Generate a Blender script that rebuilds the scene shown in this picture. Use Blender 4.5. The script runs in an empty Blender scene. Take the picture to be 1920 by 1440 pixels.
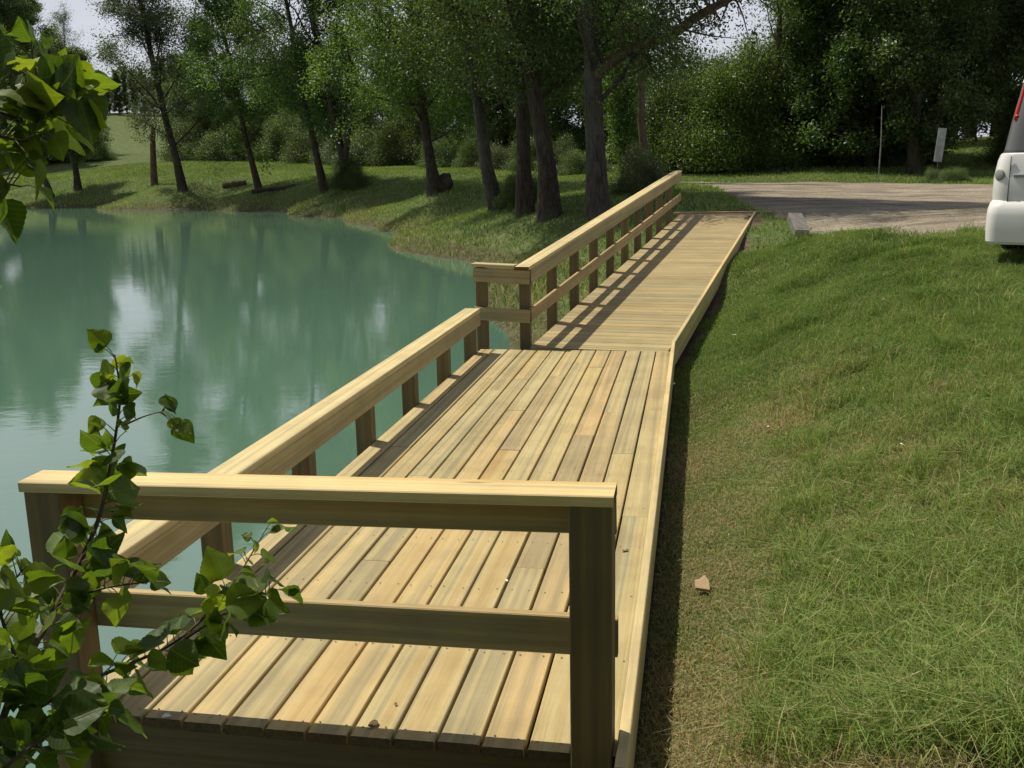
import bpy, bmesh, math, random
import numpy as np
from mathutils import Vector, Matrix

# ------------------------------------------------------------------ camera, sky, sun, exposure
S = bpy.context.scene
COL = S.collection
PI = math.pi
F_PX, ROLL, EYE = 1900.0, 0.02, 1.925
yc = np.array([345.0, 418.0, -F_PX]); hc = np.array([1.0, ROLL, 0.0])
Yd = yc / np.linalg.norm(yc); Zd = np.cross(hc, yc); Zd /= np.linalg.norm(Zd); Xd = np.cross(Yd, Zd)
R3 = np.array([Xd, Yd, Zd]); CAM = np.array([0.0, 0.0, EYE])
cam_d = bpy.data.cameras.new('camera'); cam = bpy.data.objects.new('camera', cam_d); COL.objects.link(cam)
cam.matrix_world = Matrix.Translation(Vector(CAM)) @ Matrix(R3.tolist()).to_4x4()
cam_d.sensor_fit = 'HORIZONTAL'; cam_d.sensor_width = 36.0; cam_d.lens = F_PX / 1920 * 36.0
cam_d.clip_start = 0.05; cam_d.clip_end = 3000.0
S.camera = cam

SUN_DIR = Vector((-0.54, 0.29, 1.0)).normalized()          # towards the sun
sun_el = math.asin(SUN_DIR.z); sun_az = math.atan2(SUN_DIR.x, SUN_DIR.y)
sd = bpy.data.lights.new('sun', 'SUN'); sd.energy = 5.0; sd.angle = math.radians(0.5); sd.color = (1.0, 0.93, 0.78)
so = bpy.data.objects.new('sun', sd); COL.objects.link(so)
so.rotation_euler = (-SUN_DIR).to_track_quat('-Z', 'Y').to_euler()

W = bpy.data.worlds.new('World'); S.world = W; W.use_nodes = True
wn = W.node_tree.nodes; wl = W.node_tree.links
bg = wn['Background']; bg.inputs['Strength'].default_value = 0.052
sky = wn.new('ShaderNodeTexSky'); sky.sky_type = 'NISHITA'; sky.sun_disc = False
sky.sun_elevation = sun_el; sky.sun_rotation = sun_az; sky.air_density = 1.0; sky.dust_density = 2.0
# thin high cloud over the sky
tc = wn.new('ShaderNodeTexCoord'); mp = wn.new('ShaderNodeMapping'); mp.inputs['Scale'].default_value = (1.2, 1.2, 3.0)
nz = wn.new('ShaderNodeTexNoise'); nz.inputs['Scale'].default_value = 1.6; nz.inputs['Detail'].default_value = 6.0
rp = wn.new('ShaderNodeValToRGB'); rp.color_ramp.elements[0].position = 0.32; rp.color_ramp.elements[1].position = 0.68
rp.color_ramp.elements[0].color = (.66, .66, .66, 1); rp.color_ramp.elements[1].color = (1, 1, 1, 1)
mx = wn.new('ShaderNodeMix'); mx.data_type = 'RGBA'
mx.inputs['B'].default_value = (14.8, 15.4, 17.0, 1)
wl.new(tc.outputs['Generated'], mp.inputs['Vector']); wl.new(mp.outputs[0], nz.inputs['Vector'])
sx = wn.new('ShaderNodeSeparateXYZ'); wl.new(tc.outputs['Generated'], sx.inputs[0])
mr = wn.new('ShaderNodeMapRange'); mr.inputs['From Min'].default_value = .12; mr.inputs['From Max'].default_value = .62
mr.inputs['To Min'].default_value = 1.0; mr.inputs['To Max'].default_value = .30; wl.new(sx.outputs['Z'], mr.inputs['Value'])
mm = wn.new('ShaderNodeMath'); mm.operation = 'MULTIPLY'; wl.new(mr.outputs[0], mm.inputs[0]); wl.new(rp.outputs['Color'], mm.inputs[1])
wl.new(nz.outputs['Fac'], rp.inputs['Fac']); wl.new(mm.outputs[0], mx.inputs['Factor'])
wl.new(sky.outputs['Color'], mx.inputs['A']); wl.new(mx.outputs['Result'], bg.inputs['Color'])

vs = S.view_settings
vs.view_transform = 'Standard'; vs.look = 'None'; vs.gamma = 1.0; vs.use_curve_mapping = False; vs.exposure = -0.06
cy = S.cycles
cy.use_denoising = True; cy.max_bounces = 10; cy.diffuse_bounces = 6; cy.glossy_bounces = 3
cy.transmission_bounces = 4; cy.transparent_max_bounces = 8
cy.sample_clamp_indirect = 6.0; cy.use_adaptive_sampling = True; cy.adaptive_threshold = 0.02

# ------------------------------------------------------------------ helpers
def ray(u, v): return R3 @ np.array([u - 960.0, 720.0 - v, -F_PX])
def at_y(u, v, y):
    d = ray(u, v); return CAM + d * (y / d[1])
def at_z(u, v, z):
    d = ray(u, v); return CAM + d * ((z - EYE) / d[2])

def tag(o, label=None, cat=None, group=None, kind=None):
    if label: o['label'] = label
    if cat: o['category'] = cat
    if group: o['group'] = group
    if kind: o['kind'] = kind
    return o

def empty(name, loc=(0, 0, 0), rz=0.0, parent=None):
    o = bpy.data.objects.new(name, None); COL.objects.link(o)
    o.location = loc; o.rotation_euler = (0, 0, rz); o.empty_display_size = 0.2
    if parent: o.parent = parent
    return o

def link(name, me, mat=None, parent=None):
    o = bpy.data.objects.new(name, me); COL.objects.link(o)
    if mat is not None and len(me.materials) == 0:
        for m in (mat if isinstance(mat, (list, tuple)) else [mat]): me.materials.append(m)
    if parent: o.parent = parent
    return o

def fast_mesh(name, V, nper, smooth=False, attrs=None, uv=None):
    """Mesh of N polygons, each with its own nper vertices (V: N*nper x 3)."""
    V = np.asarray(V, dtype=np.float32).reshape(-1, 3); n = len(V) // nper
    me = bpy.data.meshes.new(name)
    me.vertices.add(len(V)); me.vertices.foreach_set('co', V.ravel())
    me.loops.add(len(V)); me.loops.foreach_set('vertex_index', np.arange(len(V), dtype=np.int32))
    me.polygons.add(n); me.polygons.foreach_set('loop_start', np.arange(n, dtype=np.int32) * nper)
    if smooth: me.polygons.foreach_set('use_smooth', np.ones(n, dtype=bool))
    for k, a in (attrs or {}).items():
        a = np.asarray(a, dtype=np.float32)
        at = me.attributes.new(k, 'FLOAT_VECTOR', 'POINT'); at.data.foreach_set('vector', a.reshape(-1, 3).ravel())
    me.update(calc_edges=True); me.validate(); return me

def indexed_mesh(name, V, Fq, smooth=False, attrs=None):
    V = np.asarray(V, dtype=np.float32).reshape(-1, 3); Fq = np.asarray(Fq, dtype=np.int32); n, k = Fq.shape
    me = bpy.data.meshes.new(name)
    me.vertices.add(len(V)); me.vertices.foreach_set('co', V.ravel())
    me.loops.add(n * k); me.loops.foreach_set('vertex_index', Fq.ravel())
    me.polygons.add(n); me.polygons.foreach_set('loop_start', np.arange(n, dtype=np.int32) * k)
    if smooth: me.polygons.foreach_set('use_smooth', np.ones(n, dtype=bool))
    for key, a in (attrs or {}).items():
        at = me.attributes.new(key, 'FLOAT_VECTOR', 'POINT')
        at.data.foreach_set('vector', np.asarray(a, dtype=np.float32).reshape(-1, 3).ravel())
    me.update(calc_edges=True); return me

class NT:
    def __init__(self, name):
        self.m = bpy.data.materials.new(name); self.m.use_nodes = True
        self.t = self.m.node_tree; self.t.nodes.clear()
        self.out = self.n('ShaderNodeOutputMaterial')
    def n(self, typ, **kw):
        x = self.t.nodes.new(typ)
        for k, v in kw.items():
            if k.startswith('i_'):
                key = k[2:]; key = int(key) if key.isdigit() else key
                x.inputs[key].default_value = v
            else: setattr(x, k, v)
        return x
    def l(self, a, b): self.t.links.new(a, b)
    def math(self, op, a, b=None, c=None, clamp=False):
        x = self.n('ShaderNodeMath', operation=op, use_clamp=clamp)
        for i, q in enumerate((a, b, c)):
            if q is None: continue
            if isinstance(q, (int, float)): x.inputs[i].default_value = q
            else: self.l(q, x.inputs[i])
        return x.outputs[0]
    def mix(self, f, a, b, mode='MIX'):
        x = self.n('ShaderNodeMix', data_type='RGBA', blend_type=mode)
        for key, q in (('Factor', f), ('A', a), ('B', b)):
            if isinstance(q, (int, float)): x.inputs[key].default_value = q
            elif isinstance(q, tuple): x.inputs[key].default_value = q if len(q) == 4 else q + (1,)
            else: self.l(q, x.inputs[key])
        return x.outputs['Result']
    def ramp(self, f, stops, interp='LINEAR'):
        x = self.n('ShaderNodeValToRGB'); cr = x.color_ramp; cr.interpolation = interp
        while len(cr.elements) < len(stops): cr.elements.new(0.5)
        for e, (p, c) in zip(cr.elements, stops):
            e.position = p; e.color = (c, c, c, 1) if isinstance(c, (int, float)) else tuple(c) + (1,)
        self.l(f, x.inputs[0]); return x.outputs[0]
    def noise(self, vec, scale, detail=4.0, rough=0.55, dist=0.0, out='Fac'):
        x = self.n('ShaderNodeTexNoise'); x.inputs['Scale'].default_value = scale
        x.inputs['Detail'].default_value = detail; x.inputs['Roughness'].default_value = rough; x.inputs['Distortion'].default_value = dist
        if vec is not None: self.l(vec, x.inputs['Vector'])
        return x.outputs[out]
    def attr(self, name):
        x = self.n('ShaderNodeAttribute', attribute_name=name); s = self.n('ShaderNodeSeparateXYZ'); self.l(x.outputs['Vector'], s.inputs[0]); return s.outputs
    def vec(self, a, b, c):
        x = self.n('ShaderNodeCombineXYZ')
        for i, q in enumerate((a, b, c)):
            if isinstance(q, (int, float)): x.inputs[i].default_value = q
            else: self.l(q, x.inputs[i])
        return x.outputs[0]
    def bump(self, h, strength, dist=0.01):
        x = self.n('ShaderNodeBump'); x.inputs['Strength'].default_value = strength; x.inputs['Distance'].default_value = dist
        self.l(h, x.inputs['Height']); return x.outputs[0]
    def principled(self, col, rough=0.6, normal=None, spec=0.5, metal=0.0, **kw):
        p = self.n('ShaderNodeBsdfPrincipled')
        for key, q in (('Base Color', col), ('Roughness', rough), ('Specular IOR Level', spec), ('Metallic', metal)):
            if isinstance(q, (int, float)): p.inputs[key].default_value = q
            elif isinstance(q, tuple): p.inputs[key].default_value = q if len(q) == 4 else q + (1,)
            else: self.l(q, p.inputs[key])
        if normal is not None: self.l(normal, p.inputs['Normal'])
        for k, v in kw.items(): p.inputs[k.replace('_', ' ')].default_value = v
        self.l(p.outputs[0], self.out.inputs['Surface']); return p

# ------------------------------------------------------------------ materials
def wood_material(name, tint=(1, 1, 1), bright=1.0, weather=0.0):
    t = NT(name); a = t.attr('brd'); al, ac, rn = a[0], a[1], a[2]
    r1 = t.math('MULTIPLY', rn, 57.31); r2 = t.math('MULTIPLY', rn, 131.7)
    # lengthwise stripes of sap and heart wood in every board
    sv = t.vec(t.math('MULTIPLY_ADD', al, .10, r1), t.math('MULTIPLY_ADD', ac, 9.5, r2), rn)
    stripe = t.noise(sv, 1.0, 2.0, .5, .25)
    gv = t.vec(t.math('MULTIPLY_ADD', al, 1.1, r2), t.math('MULTIPLY_ADD', ac, 95.0, r1), 0.0)
    grain = t.noise(gv, 1.0, 5.0, .6, .9)
    fv = t.vec(t.math('MULTIPLY_ADD', al, 5.0, r2), t.math('MULTIPLY_ADD', ac, 420.0, r1), 0.0)
    fine = t.noise(fv, 1.0, 3.0, .6)
    base = t.ramp(stripe, [(.28, (.45, .335, .150)), (.42, (.56, .46, .250)), (.52, (.37, .325, .20)), (.62, (.53, .455, .255)), (.76, (.30, .235, .125))])
    frac = t.math('FRACT', t.math('MULTIPLY', rn, 7.913))
    tone = t.ramp(frac, [(0, (1.06, .97, .84)), (.2, (.90, .92, .90)), (.4, (1.12, 1.06, .96)), (.58, (.84, .82, .77)), (.78, (1.04, .92, .81)), (1, (1.0, 1.0, .92))], 'LINEAR')
    c = t.mix(1.0, base, tone, 'MULTIPLY')
    c = t.mix(1.0, c, t.ramp(grain, [(.25, .84), (.55, 1.02), (.8, .94)]), 'MULTIPLY')
    c = t.mix(.5, c, t.ramp(fine, [(.3, .7), (.6, 1.1)]), 'MULTIPLY')
    # knots
    vo = t.n('ShaderNodeTexVoronoi'); vo.inputs['Scale'].default_value = 1.0
    kv = t.vec(t.math('MULTIPLY_ADD', al, 1.0, r2), t.math('MULTIPLY_ADD', ac, 5.5, r1), 0.0)
    t.l(kv, vo.inputs['Vector'])
    sepc = t.n('ShaderNodeSeparateColor'); t.l(vo.outputs['Color'], sepc.inputs[0])
    has = t.math('GREATER_THAN', sepc.outputs[0], .62)
    kn = t.math('MULTIPLY', t.ramp(vo.outputs['Distance'], [(.02, 1.0), (.075, 0.0)]), has)
    c = t.mix(t.math('MULTIPLY', kn, .75), c, (.16, .085, .035))
    # mottled handling dirt
    geo = t.n('ShaderNodeNewGeometry')
    dn = t.noise(geo.outputs['Position'], 2.3, 5.0, .62)
    c = t.mix(1.0, c, t.ramp(dn, [(.3, .8 - weather), (.58, 1.0)]), 'MULTIPLY')
    c = t.mix(1.0, c, (tint[0] * bright, tint[1] * bright, tint[2] * bright), 'MULTIPLY')
    h = t.math('ADD', t.math('MULTIPLY', grain, .6), t.math('MULTIPLY', fine, .4))
    t.principled(c, .62, t.bump(h, .35, .004), .35)
    return t.m

def simple(name, col, rough=.6, spec=.5, metal=0.0, var=.0, vscale=8.0, bump=0.0):
    t = NT(name); c = col
    geo = t.n('ShaderNodeNewGeometry') if var or bump else None
    nrm = None
    if var:
        nn = t.noise(geo.outputs['Position'], vscale, 5.0)
        c = t.mix(1.0, col, t.ramp(nn, [(.3, 1 - var), (.7, 1 + var * .5)]), 'MULTIPLY')
    if bump:
        nrm = t.bump(t.noise(geo.outputs['Position'], vscale * 3, 5.0), bump, .01)
    t.principled(c, rough, nrm, spec, metal); return t.m

def leaf_material(name, dark, mid, light, trans=.4, objvar=.25, gloss=.25):
    """attribute lf: x random per leaf, y random per clump, z position along the leaf"""
    t = NT(name); a = t.attr('lf')
    oi = t.n('ShaderNodeObjectInfo')
    mixv = t.math('ADD', t.math('MULTIPLY', a[0], .5), t.math('MULTIPLY', a[1], .5))
    c = t.ramp(mixv, [(.15, dark), (.5, mid), (.88, light)])
    hsv = t.n('ShaderNodeHueSaturation')
    hsv.inputs['Saturation'].default_value = .92
    t.l(t.math('MULTIPLY_ADD', oi.outputs['Random'], .03, .485), hsv.inputs['Hue'])
    t.l(t.math('MULTIPLY_ADD', oi.outputs['Random'], objvar * 2, 1 - objvar), hsv.inputs['Value'])
    t.l(c, hsv.inputs['Color']); c = hsv.outputs[0]
    d = t.n('ShaderNodeBsdfDiffuse'); t.l(c, d.inputs[0])
    tr = t.n('ShaderNodeBsdfTranslucent')
    t.l(t.mix(1.0, c, (1.45, 1.5, .6), 'MULTIPLY'), tr.inputs[0])
    m = t.n('ShaderNodeMixShader', i_0=trans); t.l(d.outputs[0], m.inputs[1]); t.l(tr.outputs[0], m.inputs[2])
    g = t.n('ShaderNodeBsdfGlossy', i_Roughness=.6); g.inputs[0].default_value = (.8, .85, .9, 1)
    fr = t.n('ShaderNodeFresnel'); fr.inputs[0].default_value = 1.35
    m2 = t.n('ShaderNodeMixShader'); t.l(t.math('MULTIPLY', fr.outputs[0], gloss * .35), m2.inputs[0])
    t.l(m.outputs[0], m2.inputs[1]); t.l(g.outputs[0], m2.inputs[2])
    t.l(m2.outputs[0], t.out.inputs['Surface']); return t.m

M = {}
M['deck'] = wood_material('deck_lumber', (1.0, .985, .93), .96)
M['rail'] = wood_material('rail_lumber', (1.0, .97, .91), .88)

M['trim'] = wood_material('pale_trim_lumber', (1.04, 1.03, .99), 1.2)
M['ramp'] = wood_material('ramp_lumber', (.98, .95, .88), .84)
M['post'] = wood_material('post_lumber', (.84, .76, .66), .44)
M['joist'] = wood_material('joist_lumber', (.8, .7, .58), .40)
M['old_wood'] = simple('weathered_wood', (.19, .18, .165), .85, .2, var=.35, vscale=14, bump=.5)
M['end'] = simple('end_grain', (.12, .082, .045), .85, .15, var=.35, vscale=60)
M['screw'] = simple('screw_steel', (.10, .085, .07), .5, .5, .6)
M['bark'] = None
def bark(name, c1, c2, lichen=(.2, .2, .17), ivy=0.0):
    t = NT(name); tcx = t.n('ShaderNodeTexCoord'); mpx = t.n('ShaderNodeMapping'); mpx.inputs['Scale'].default_value = (7, 7, 1.4)
    t.l(tcx.outputs['Object'], mpx.inputs[0])
    n1 = t.noise(mpx.outputs[0], 2.2, 7.0, .65, .6); n2 = t.noise(tcx.outputs['Object'], 1.1, 4.0)
    c = t.ramp(n1, [(.32, c1), (.62, c2)])
    c = t.mix(t.ramp(n2, [(.52, 0.0), (.72, .7)]), c, lichen)
    t.principled(c, .9, t.bump(n1, .9, .05), .15); return t.m
M['bark'] = bark('dark_bark', (.022, .016, .012), (.075, .058, .042), (.10, .10, .075))
M['bark_grey'] = bark('grey_bark', (.028, .023, .019), (.095, .082, .066), (.12, .12, .10))
M['bark_brown'] = bark('brown_bark', (.045, .032, .022), (.15, .105, .07), (.14, .12, .08))
M['bark_pale'] = bark('pale_bark', (.12, .11, .09), (.42, .40, .35), (.3, .3, .25))
M['leaf_a'] = leaf_material('foliage_mid_green', (.036, .068, .016), (.075, .132, .029), (.140, .200, .048), .47)
M['leaf_b'] = leaf_material('foliage_dark_green', (.044, .076, .025), (.086, .138, .040), (.140, .195, .060), .48)
M['leaf_c'] = leaf_material('foliage_grey_green', (.042, .062, .030), (.080, .110, .052), (.14, .170, .088), .42)
M['leaf_d'] = leaf_material('foliage_fresh_green', (.045, .080, .014), (.090, .160, .028), (.17, .24, .045), .48)
M['grass'] = leaf_material('grass_blades', (.055, .085, .016), (.085, .135, .026), (.16, .19, .05), .35, 0.0, .2)
M['straw'] = simple('dry_straw', (.40, .30, .15), .7, .3, var=.3, vscale=30)

# ------------------------------------------------------------------ terrain
WATER = -0.5
cp = []
def P(x, y, z): cp.append((x, y, z))
for u, v, y in ((1120, 405, 26), (1030, 410, 27), (985, 402, 28.5), (935, 392, 31), (880, 405, 33), (815, 362, 42), (760, 380, 43), (640, 355, 55), (560, 362, 58),
                (487, 352, 62), (340, 352, 66), (290, 345, 69), (145, 350, 73), (40, 350, 77),
                (100, 300, 100), (300, 302, 95), (480, 305, 90), (700, 315, 80), (850, 320, 70), (960, 330, 58), (1060, 335, 50), (1060, 352, 40), (1180, 350, 35),
                (1290, 338, 45), (1450, 340, 44), (1600, 341, 43), (1860, 345, 40), (1290, 360, 30), (1420, 398, 21.5), (1550, 428, 15.2), (1700, 440, 14.4), (1900, 452, 13.2),
                (1700, 372, 27), (1900, 380, 24)):
    P(*at_y(u, v, y))
for u, v, y in ((1300, 322, 51), (1420, 314, 52), (1540, 312, 52), (1660, 312, 52), (1780, 312, 51), (1880, 318, 50), (1830, 262, 76), (1900, 256, 76)):
    P(*at_y(u, v, y))
shore = [at_z(u, v, WATER) for u, v in ((-150, 386), (-60, 385), (60, 385), (230, 387), (400, 391), (540, 396), (640, 408), (700, 425), (760, 442), (880, 490))]
for s in shore: P(*s)
for x, y in ((-4.3, 20), (-3.2, 15.5), (-2.3, 12.5), (-1.2, 10.2), (-.9, 7), (-.9, 4), (-1.2, 2), (-1.6, .5), (-1.9, -2), (-2.2, -8)): P(x, y, WATER)
for x, y, z in ((-3.3, 24, -.05), (-2.4, 18, -.05), (-1.2, 13.5, -.15), (-.9, 16.5, .15), (-.7, 20, .55)): P(x, y, z)
for x, y, z in ((.0, 2, -.10), (.0, 3.2, -.16), (.0, 5, -.22), (.0, 7, -.26), (.0, 9, -.31), (.05, 10.6, -.32), (.45, 12.5, -.12), (.7, 14.5, .10), (.95, 17, .40), (1.25, 19.5, .68), (1.5, 21, .83),
                (.0, 0, .10), (.6, 0, .3), (.7, 3, .02), (.8, 5, .0), (.8, 7.5, .02), (.9, 10, .10), (1.1, 12, .28), (1.5, 15, .60),
                (1.6, 3, .22), (1.8, 5, .30), (1.9, 7.5, .38), (2.0, 10, .46), (2.3, 12.5, .70),
                (3.2, 3, .45), (3.2, 5, .52), (3.4, 8, .54), (3.2, 10.5, .62), (4.5, 12, .80), (6, 5, .5), (6, 9, .66), (8, 14, .92), (12, 25, .95), (3.4, 16.2, .86), (4.6, 16, .88), (2.7, 16.2, .82), (5, 18.5, .92), (3.9, 14.2, .88), (9, 2, 1), (14, 10, 1.05), (18, 40, 1.0), (25, 30, 1.1),
                (6, 75, 2.2), (28, 60, 2.4), (-5, 70, 1.9), (0, -8, .8), (5, -8, 1.0), (12, -8, 1.0)): P(x, y, z)
for x, y in ((-8, 12), (-8, 4), (-8, 20), (-14, 28), (-15, 15), (-15, 0), (-25, 40), (-25, 20), (-40, 50), (-40, 25), (-25, 0), (-50, 55), (-60, 30), (-50, 5), (-5, 14), (-4.5, 7), (-4.5, 2), (-30, -20), (-8, -12)): P(x, y, -1.8)
for x, y, z in ((-90, 85, 1.2), (-95, 40, .8), (-90, 0, .8), (-110, 110, 4), (-70, 120, 4.5), (-30, 115, 3.4), (0, 110, 2.6), (40, 100, 2), (60, 40, 1.5), (60, -20, 1.5), (0, -50, 1.5), (-60, -50, .8)): P(x, y, z)
CPA = np.array(cp); c2 = 1.3 ** 2
_d = np.sqrt(((CPA[:, None, :2] - CPA[None, :, :2]) ** 2).sum(-1) + c2)
_A = _d + np.eye(len(CPA)) * -0.12
_n = len(CPA); _K = np.zeros((_n + 1, _n + 1)); _K[:_n, :_n] = _A; _K[:_n, _n] = 1; _K[_n, :_n] = 1
_w = np.linalg.solve(_K, np.append(CPA[:, 2], 0))

def smooth01(x): x = np.clip(x, 0, 1); return x * x * (3 - 2 * x)
def vnoise(x, y, s, seed=0):
    """cheap smooth value noise, numpy"""
    x = np.asarray(x) / s + seed * 17.13; y = np.asarray(y) / s - seed * 9.71
    xi = np.floor(x); yi = np.floor(y); fx = smooth01(x - xi); fy = smooth01(y - yi)
    def h(a, b):
        q = np.sin(a * 127.1 + b * 311.7 + seed * 74.7) * 43758.5453; return q - np.floor(q)
    return (h(xi, yi) * (1 - fx) + h(xi + 1, yi) * fx) * (1 - fy) + (h(xi, yi + 1) * (1 - fx) + h(xi + 1, yi + 1) * fx) * fy

def ground_base(x, y):
    x = np.atleast_1d(np.asarray(x, float)).ravel(); y = np.atleast_1d(np.asarray(y, float)).ravel()
    out = np.empty(len(x))
    for i in range(0, len(x), 20000):
        sl = slice(i, i + 20000)
        d = np.sqrt((x[sl, None] - CPA[None, :, 0]) ** 2 + (y[sl, None] - CPA[None, :, 1]) ** 2 + c2)
        out[sl] = d @ _w[:_n] + _w[_n]
    r = np.hypot(x + 15, y - 35); k = smooth01((r - 95) / 60)
    far = 2.0 + 17.0 * np.exp(-((x + 185) / 120) ** 2 - ((y - 330) / 95) ** 2) + 4 * vnoise(x, y, 90, 3)
    return out * (1 - k) + far * k

def ground(x, y):
    x = np.atleast_1d(np.asarray(x, float)).ravel(); y = np.atleast_1d(np.asarray(y, float)).ravel()
    z = ground_base(x, y)
    near = 1 / (1 + (np.hypot(x, y - 6) / 25) ** 2)
    lump = (vnoise(x, y, .9, 1) - .5) * .045 + (vnoise(x, y, .31, 2) - .5) * .035
    dk = smooth01((x - .1) / .7)                     # ground by the deck stays even
    z = z + lump * (0.25 + .75 * dk) * near + (vnoise(x, y, 4.0, 5) - .5) * .16 * (1 - near)
    return z
def gz(x, y): return float(ground(x, y)[0])

def hit_ground(u, v, far=140.0):
    """where the line of sight through a picture point meets the terrain"""
    d = ray(u, v); d = d / np.linalg.norm(d)
    ts = np.linspace(1.0, far, 2500); pts = CAM[None] + ts[:, None] * d[None]
    below = pts[:, 2] < ground(pts[:, 0], pts[:, 1])
    i = int(np.argmax(below)) if below.any() else len(ts) - 1
    p = pts[i]; return np.array([p[0], p[1], gz(p[0], p[1])])

# one ground sheet, fine near the deck and coarse at the horizon
def axis(n, c, near, far):
    t = np.linspace(-1, 1, n); k = 6.2
    return c + np.sinh(t * k) / math.sinh(k) * far
gx = axis(430, .8, 1, 900.0); gy = axis(430, 7.0, 1, 900.0)
GX, GY = np.meshgrid(gx, gy); GZ = ground(GX, GY).reshape(GX.shape)
ny, nx = GX.shape
idx = np.arange(nx * ny).reshape(ny, nx)
Fg = np.stack([idx[:-1, :-1], idx[:-1, 1:], idx[1:, 1:], idx[1:, :-1]], -1).reshape(-1, 4)

def road_mask(x, y):
    """0..1, gravel track running off to the right beyond the ramp"""
    x = np.asarray(x, float); y = np.asarray(y, float)
    w = (vnoise(x, y, 2.2, 7) - .5) * 1.8 + (vnoise(x, y, .6, 8) - .5) * 1.4
    near_edge = np.interp(x, [-30, -6, -2, .6, 1.3, 2.0, 2.6, 3.4, 5, 9, 14, 40], [62, 52, 45, 31, 21.5, 16.6, 14.6, 13.3, 12.2, 11.4, 10.5, 9])
    far_edge = np.interp(x, [-30, -6, -.5, 4, 7, 11, 16, 40], [66, 55.5, 44.5, 43.0, 42.5, 37, 33, 30])
    m = smooth01((y - near_edge + w) / 2.6) * smooth01((far_edge - y + w) / 1.2)
    return m * smooth01((x + 10) / 4)
def dirt_mask(x, y):
    """bare earth dug up along the right edge of the ramp's far half"""
    x = np.asarray(x, float); y = np.asarray(y, float)
    ramp_r = -.25 + (y - 10.75) * .132
    d = x - ramp_r
    wd = np.interp(y, [9, 11, 13, 16, 18.5, 20, 21.5, 22.3], [.0, .12, .22, .32, .30, .25, .3, 0])
    return smooth01((wd - d + (vnoise(x, y, .5, 11) - .5) * .5) / .3) * (y > 9) * (y < 23) * smooth01((d + 1.45) / .3)
def dry_mask(x, y):
    return smooth01((vnoise(x, y, 1.3, 21) * .6 + vnoise(x, y, .45, 22) * .4 - .46) / .2)

gm_road = road_mask(GX, GY); gm_dirt = dirt_mask(GX, GY)
gm_bank = smooth01((WATER + .55 - GZ) / .5)
gat = np.stack([gm_road, gm_dirt, gm_bank], -1)
gme = indexed_mesh('ground', np.stack([GX, GY, GZ], -1), Fg, True, {'gm': gat})
t = NT('ground_soil_and_turf'); a = t.attr('gm'); geo = t.n('ShaderNodeNewGeometry'); pos = geo.outputs['Position']
n1 = t.noise(pos, .9, 6, .6); n2 = t.noise(pos, 7.0, 6, .65); n3 = t.noise(pos, 45.0, 4, .6)
turf = t.ramp(n1, [(.3, (.072, .105, .034)), (.5, (.100, .135, .046)), (.7, (.150, .165, .070))])
turf = t.mix(1.0, turf, t.ramp(n2, [(.3, .65), (.7, 1.25)]), 'MULTIPLY')
turf = t.mix(1.0, turf, t.ramp(n3, [(.3, .6), (.7, 1.3)]), 'MULTIPLY')
grav = t.ramp(n3, [(.3, (.14, .115, .085)), (.5, (.35, .30, .23)), (.72, (.52, .45, .345))])
grav = t.mix(1.0, grav, t.ramp(n1, [(.35, .66), (.62, 1.08)]), 'MULTIPLY')
mg = t.n('ShaderNodeMapping'); mg.inputs['Scale'].default_value = (.18, 1.1, 1.0); t.l(pos, mg.inputs[0])
n4 = t.noise(mg.outputs[0], 1.3, 6, .65); n5 = t.noise(pos, 18.0, 5, .7)
grav = t.mix(1.0, grav, t.ramp(n4, [(.32, .55), (.5, .95), (.68, 1.2)]), 'MULTIPLY')
grav = t.mix(1.0, grav, t.ramp(n5, [(.35, .6), (.65, 1.25)]), 'MULTIPLY')
grav = t.mix(t.ramp(n4, [(.56, 0.0), (.66, .6)]), grav, (.12, .125, .055))
dirt = t.ramp(n2, [(.3, (.055, .040, .026)), (.6, (.14, .105, .068)), (.8, (.22, .17, .11))])
bank = t.ramp(n2, [(.3, (.050, .048, .028)), (.55, (.095, .088, .050)), (.8, (.20, .17, .10))])
brk = t.math('MULTIPLY_ADD', n2, .6, -.3)
c = t.mix(t.ramp(t.math('ADD', a[2], brk), [(.35, 0.0), (.75, 1.0)]), turf, bank)
c = t.mix(t.ramp(t.math('ADD', a[1], brk), [(.35, 0.0), (.65, 1.0)]), c, dirt)
c = t.mix(t.ramp(t.math('ADD', a[0], brk), [(.3, 0.0), (.7, 1.0)]), c, grav)
t.principled(c, .95, t.bump(t.math('ADD', t.math('MULTIPLY', n3, .5), n2), .6, .04), .1)
g = link('ground', gme, t.m); tag(g, kind='structure')

# ------------------------------------------------------------------ water
t = NT('pond_water'); geo = t.n('ShaderNodeNewGeometry')
mpw = t.n('ShaderNodeMapping'); mpw.inputs['Scale'].default_value = (.8, 1.5, 1); mpw.inputs['Rotation'].default_value = (0, 0, -.3); t.l(geo.outputs['Position'], mpw.inputs[0])
w1 = t.noise(mpw.outputs[0], 1.1, 3.0, .5); w2 = t.noise(mpw.outputs[0], 5.5, 4.0, .6, .4); w3 = t.noise(geo.outputs['Position'], .08, 3.0)
patch = t.ramp(w3, [(.35, .35), (.65, 1.0)])
h = t.math('MULTIPLY', t.math('ADD', t.math('MULTIPLY', w1, .6), t.math('MULTIPLY', w2, .25)), patch)
t.principled((.095, .185, .132), .03, t.bump(h, .12, .05), .5, IOR=2.3)
wv = np.array([[-160, -60, WATER], [3, -60, WATER], [3, 100, WATER], [-160, 100, WATER]])
tag(link('water', fast_mesh('water', wv, 4), t.m), kind='structure')

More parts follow.
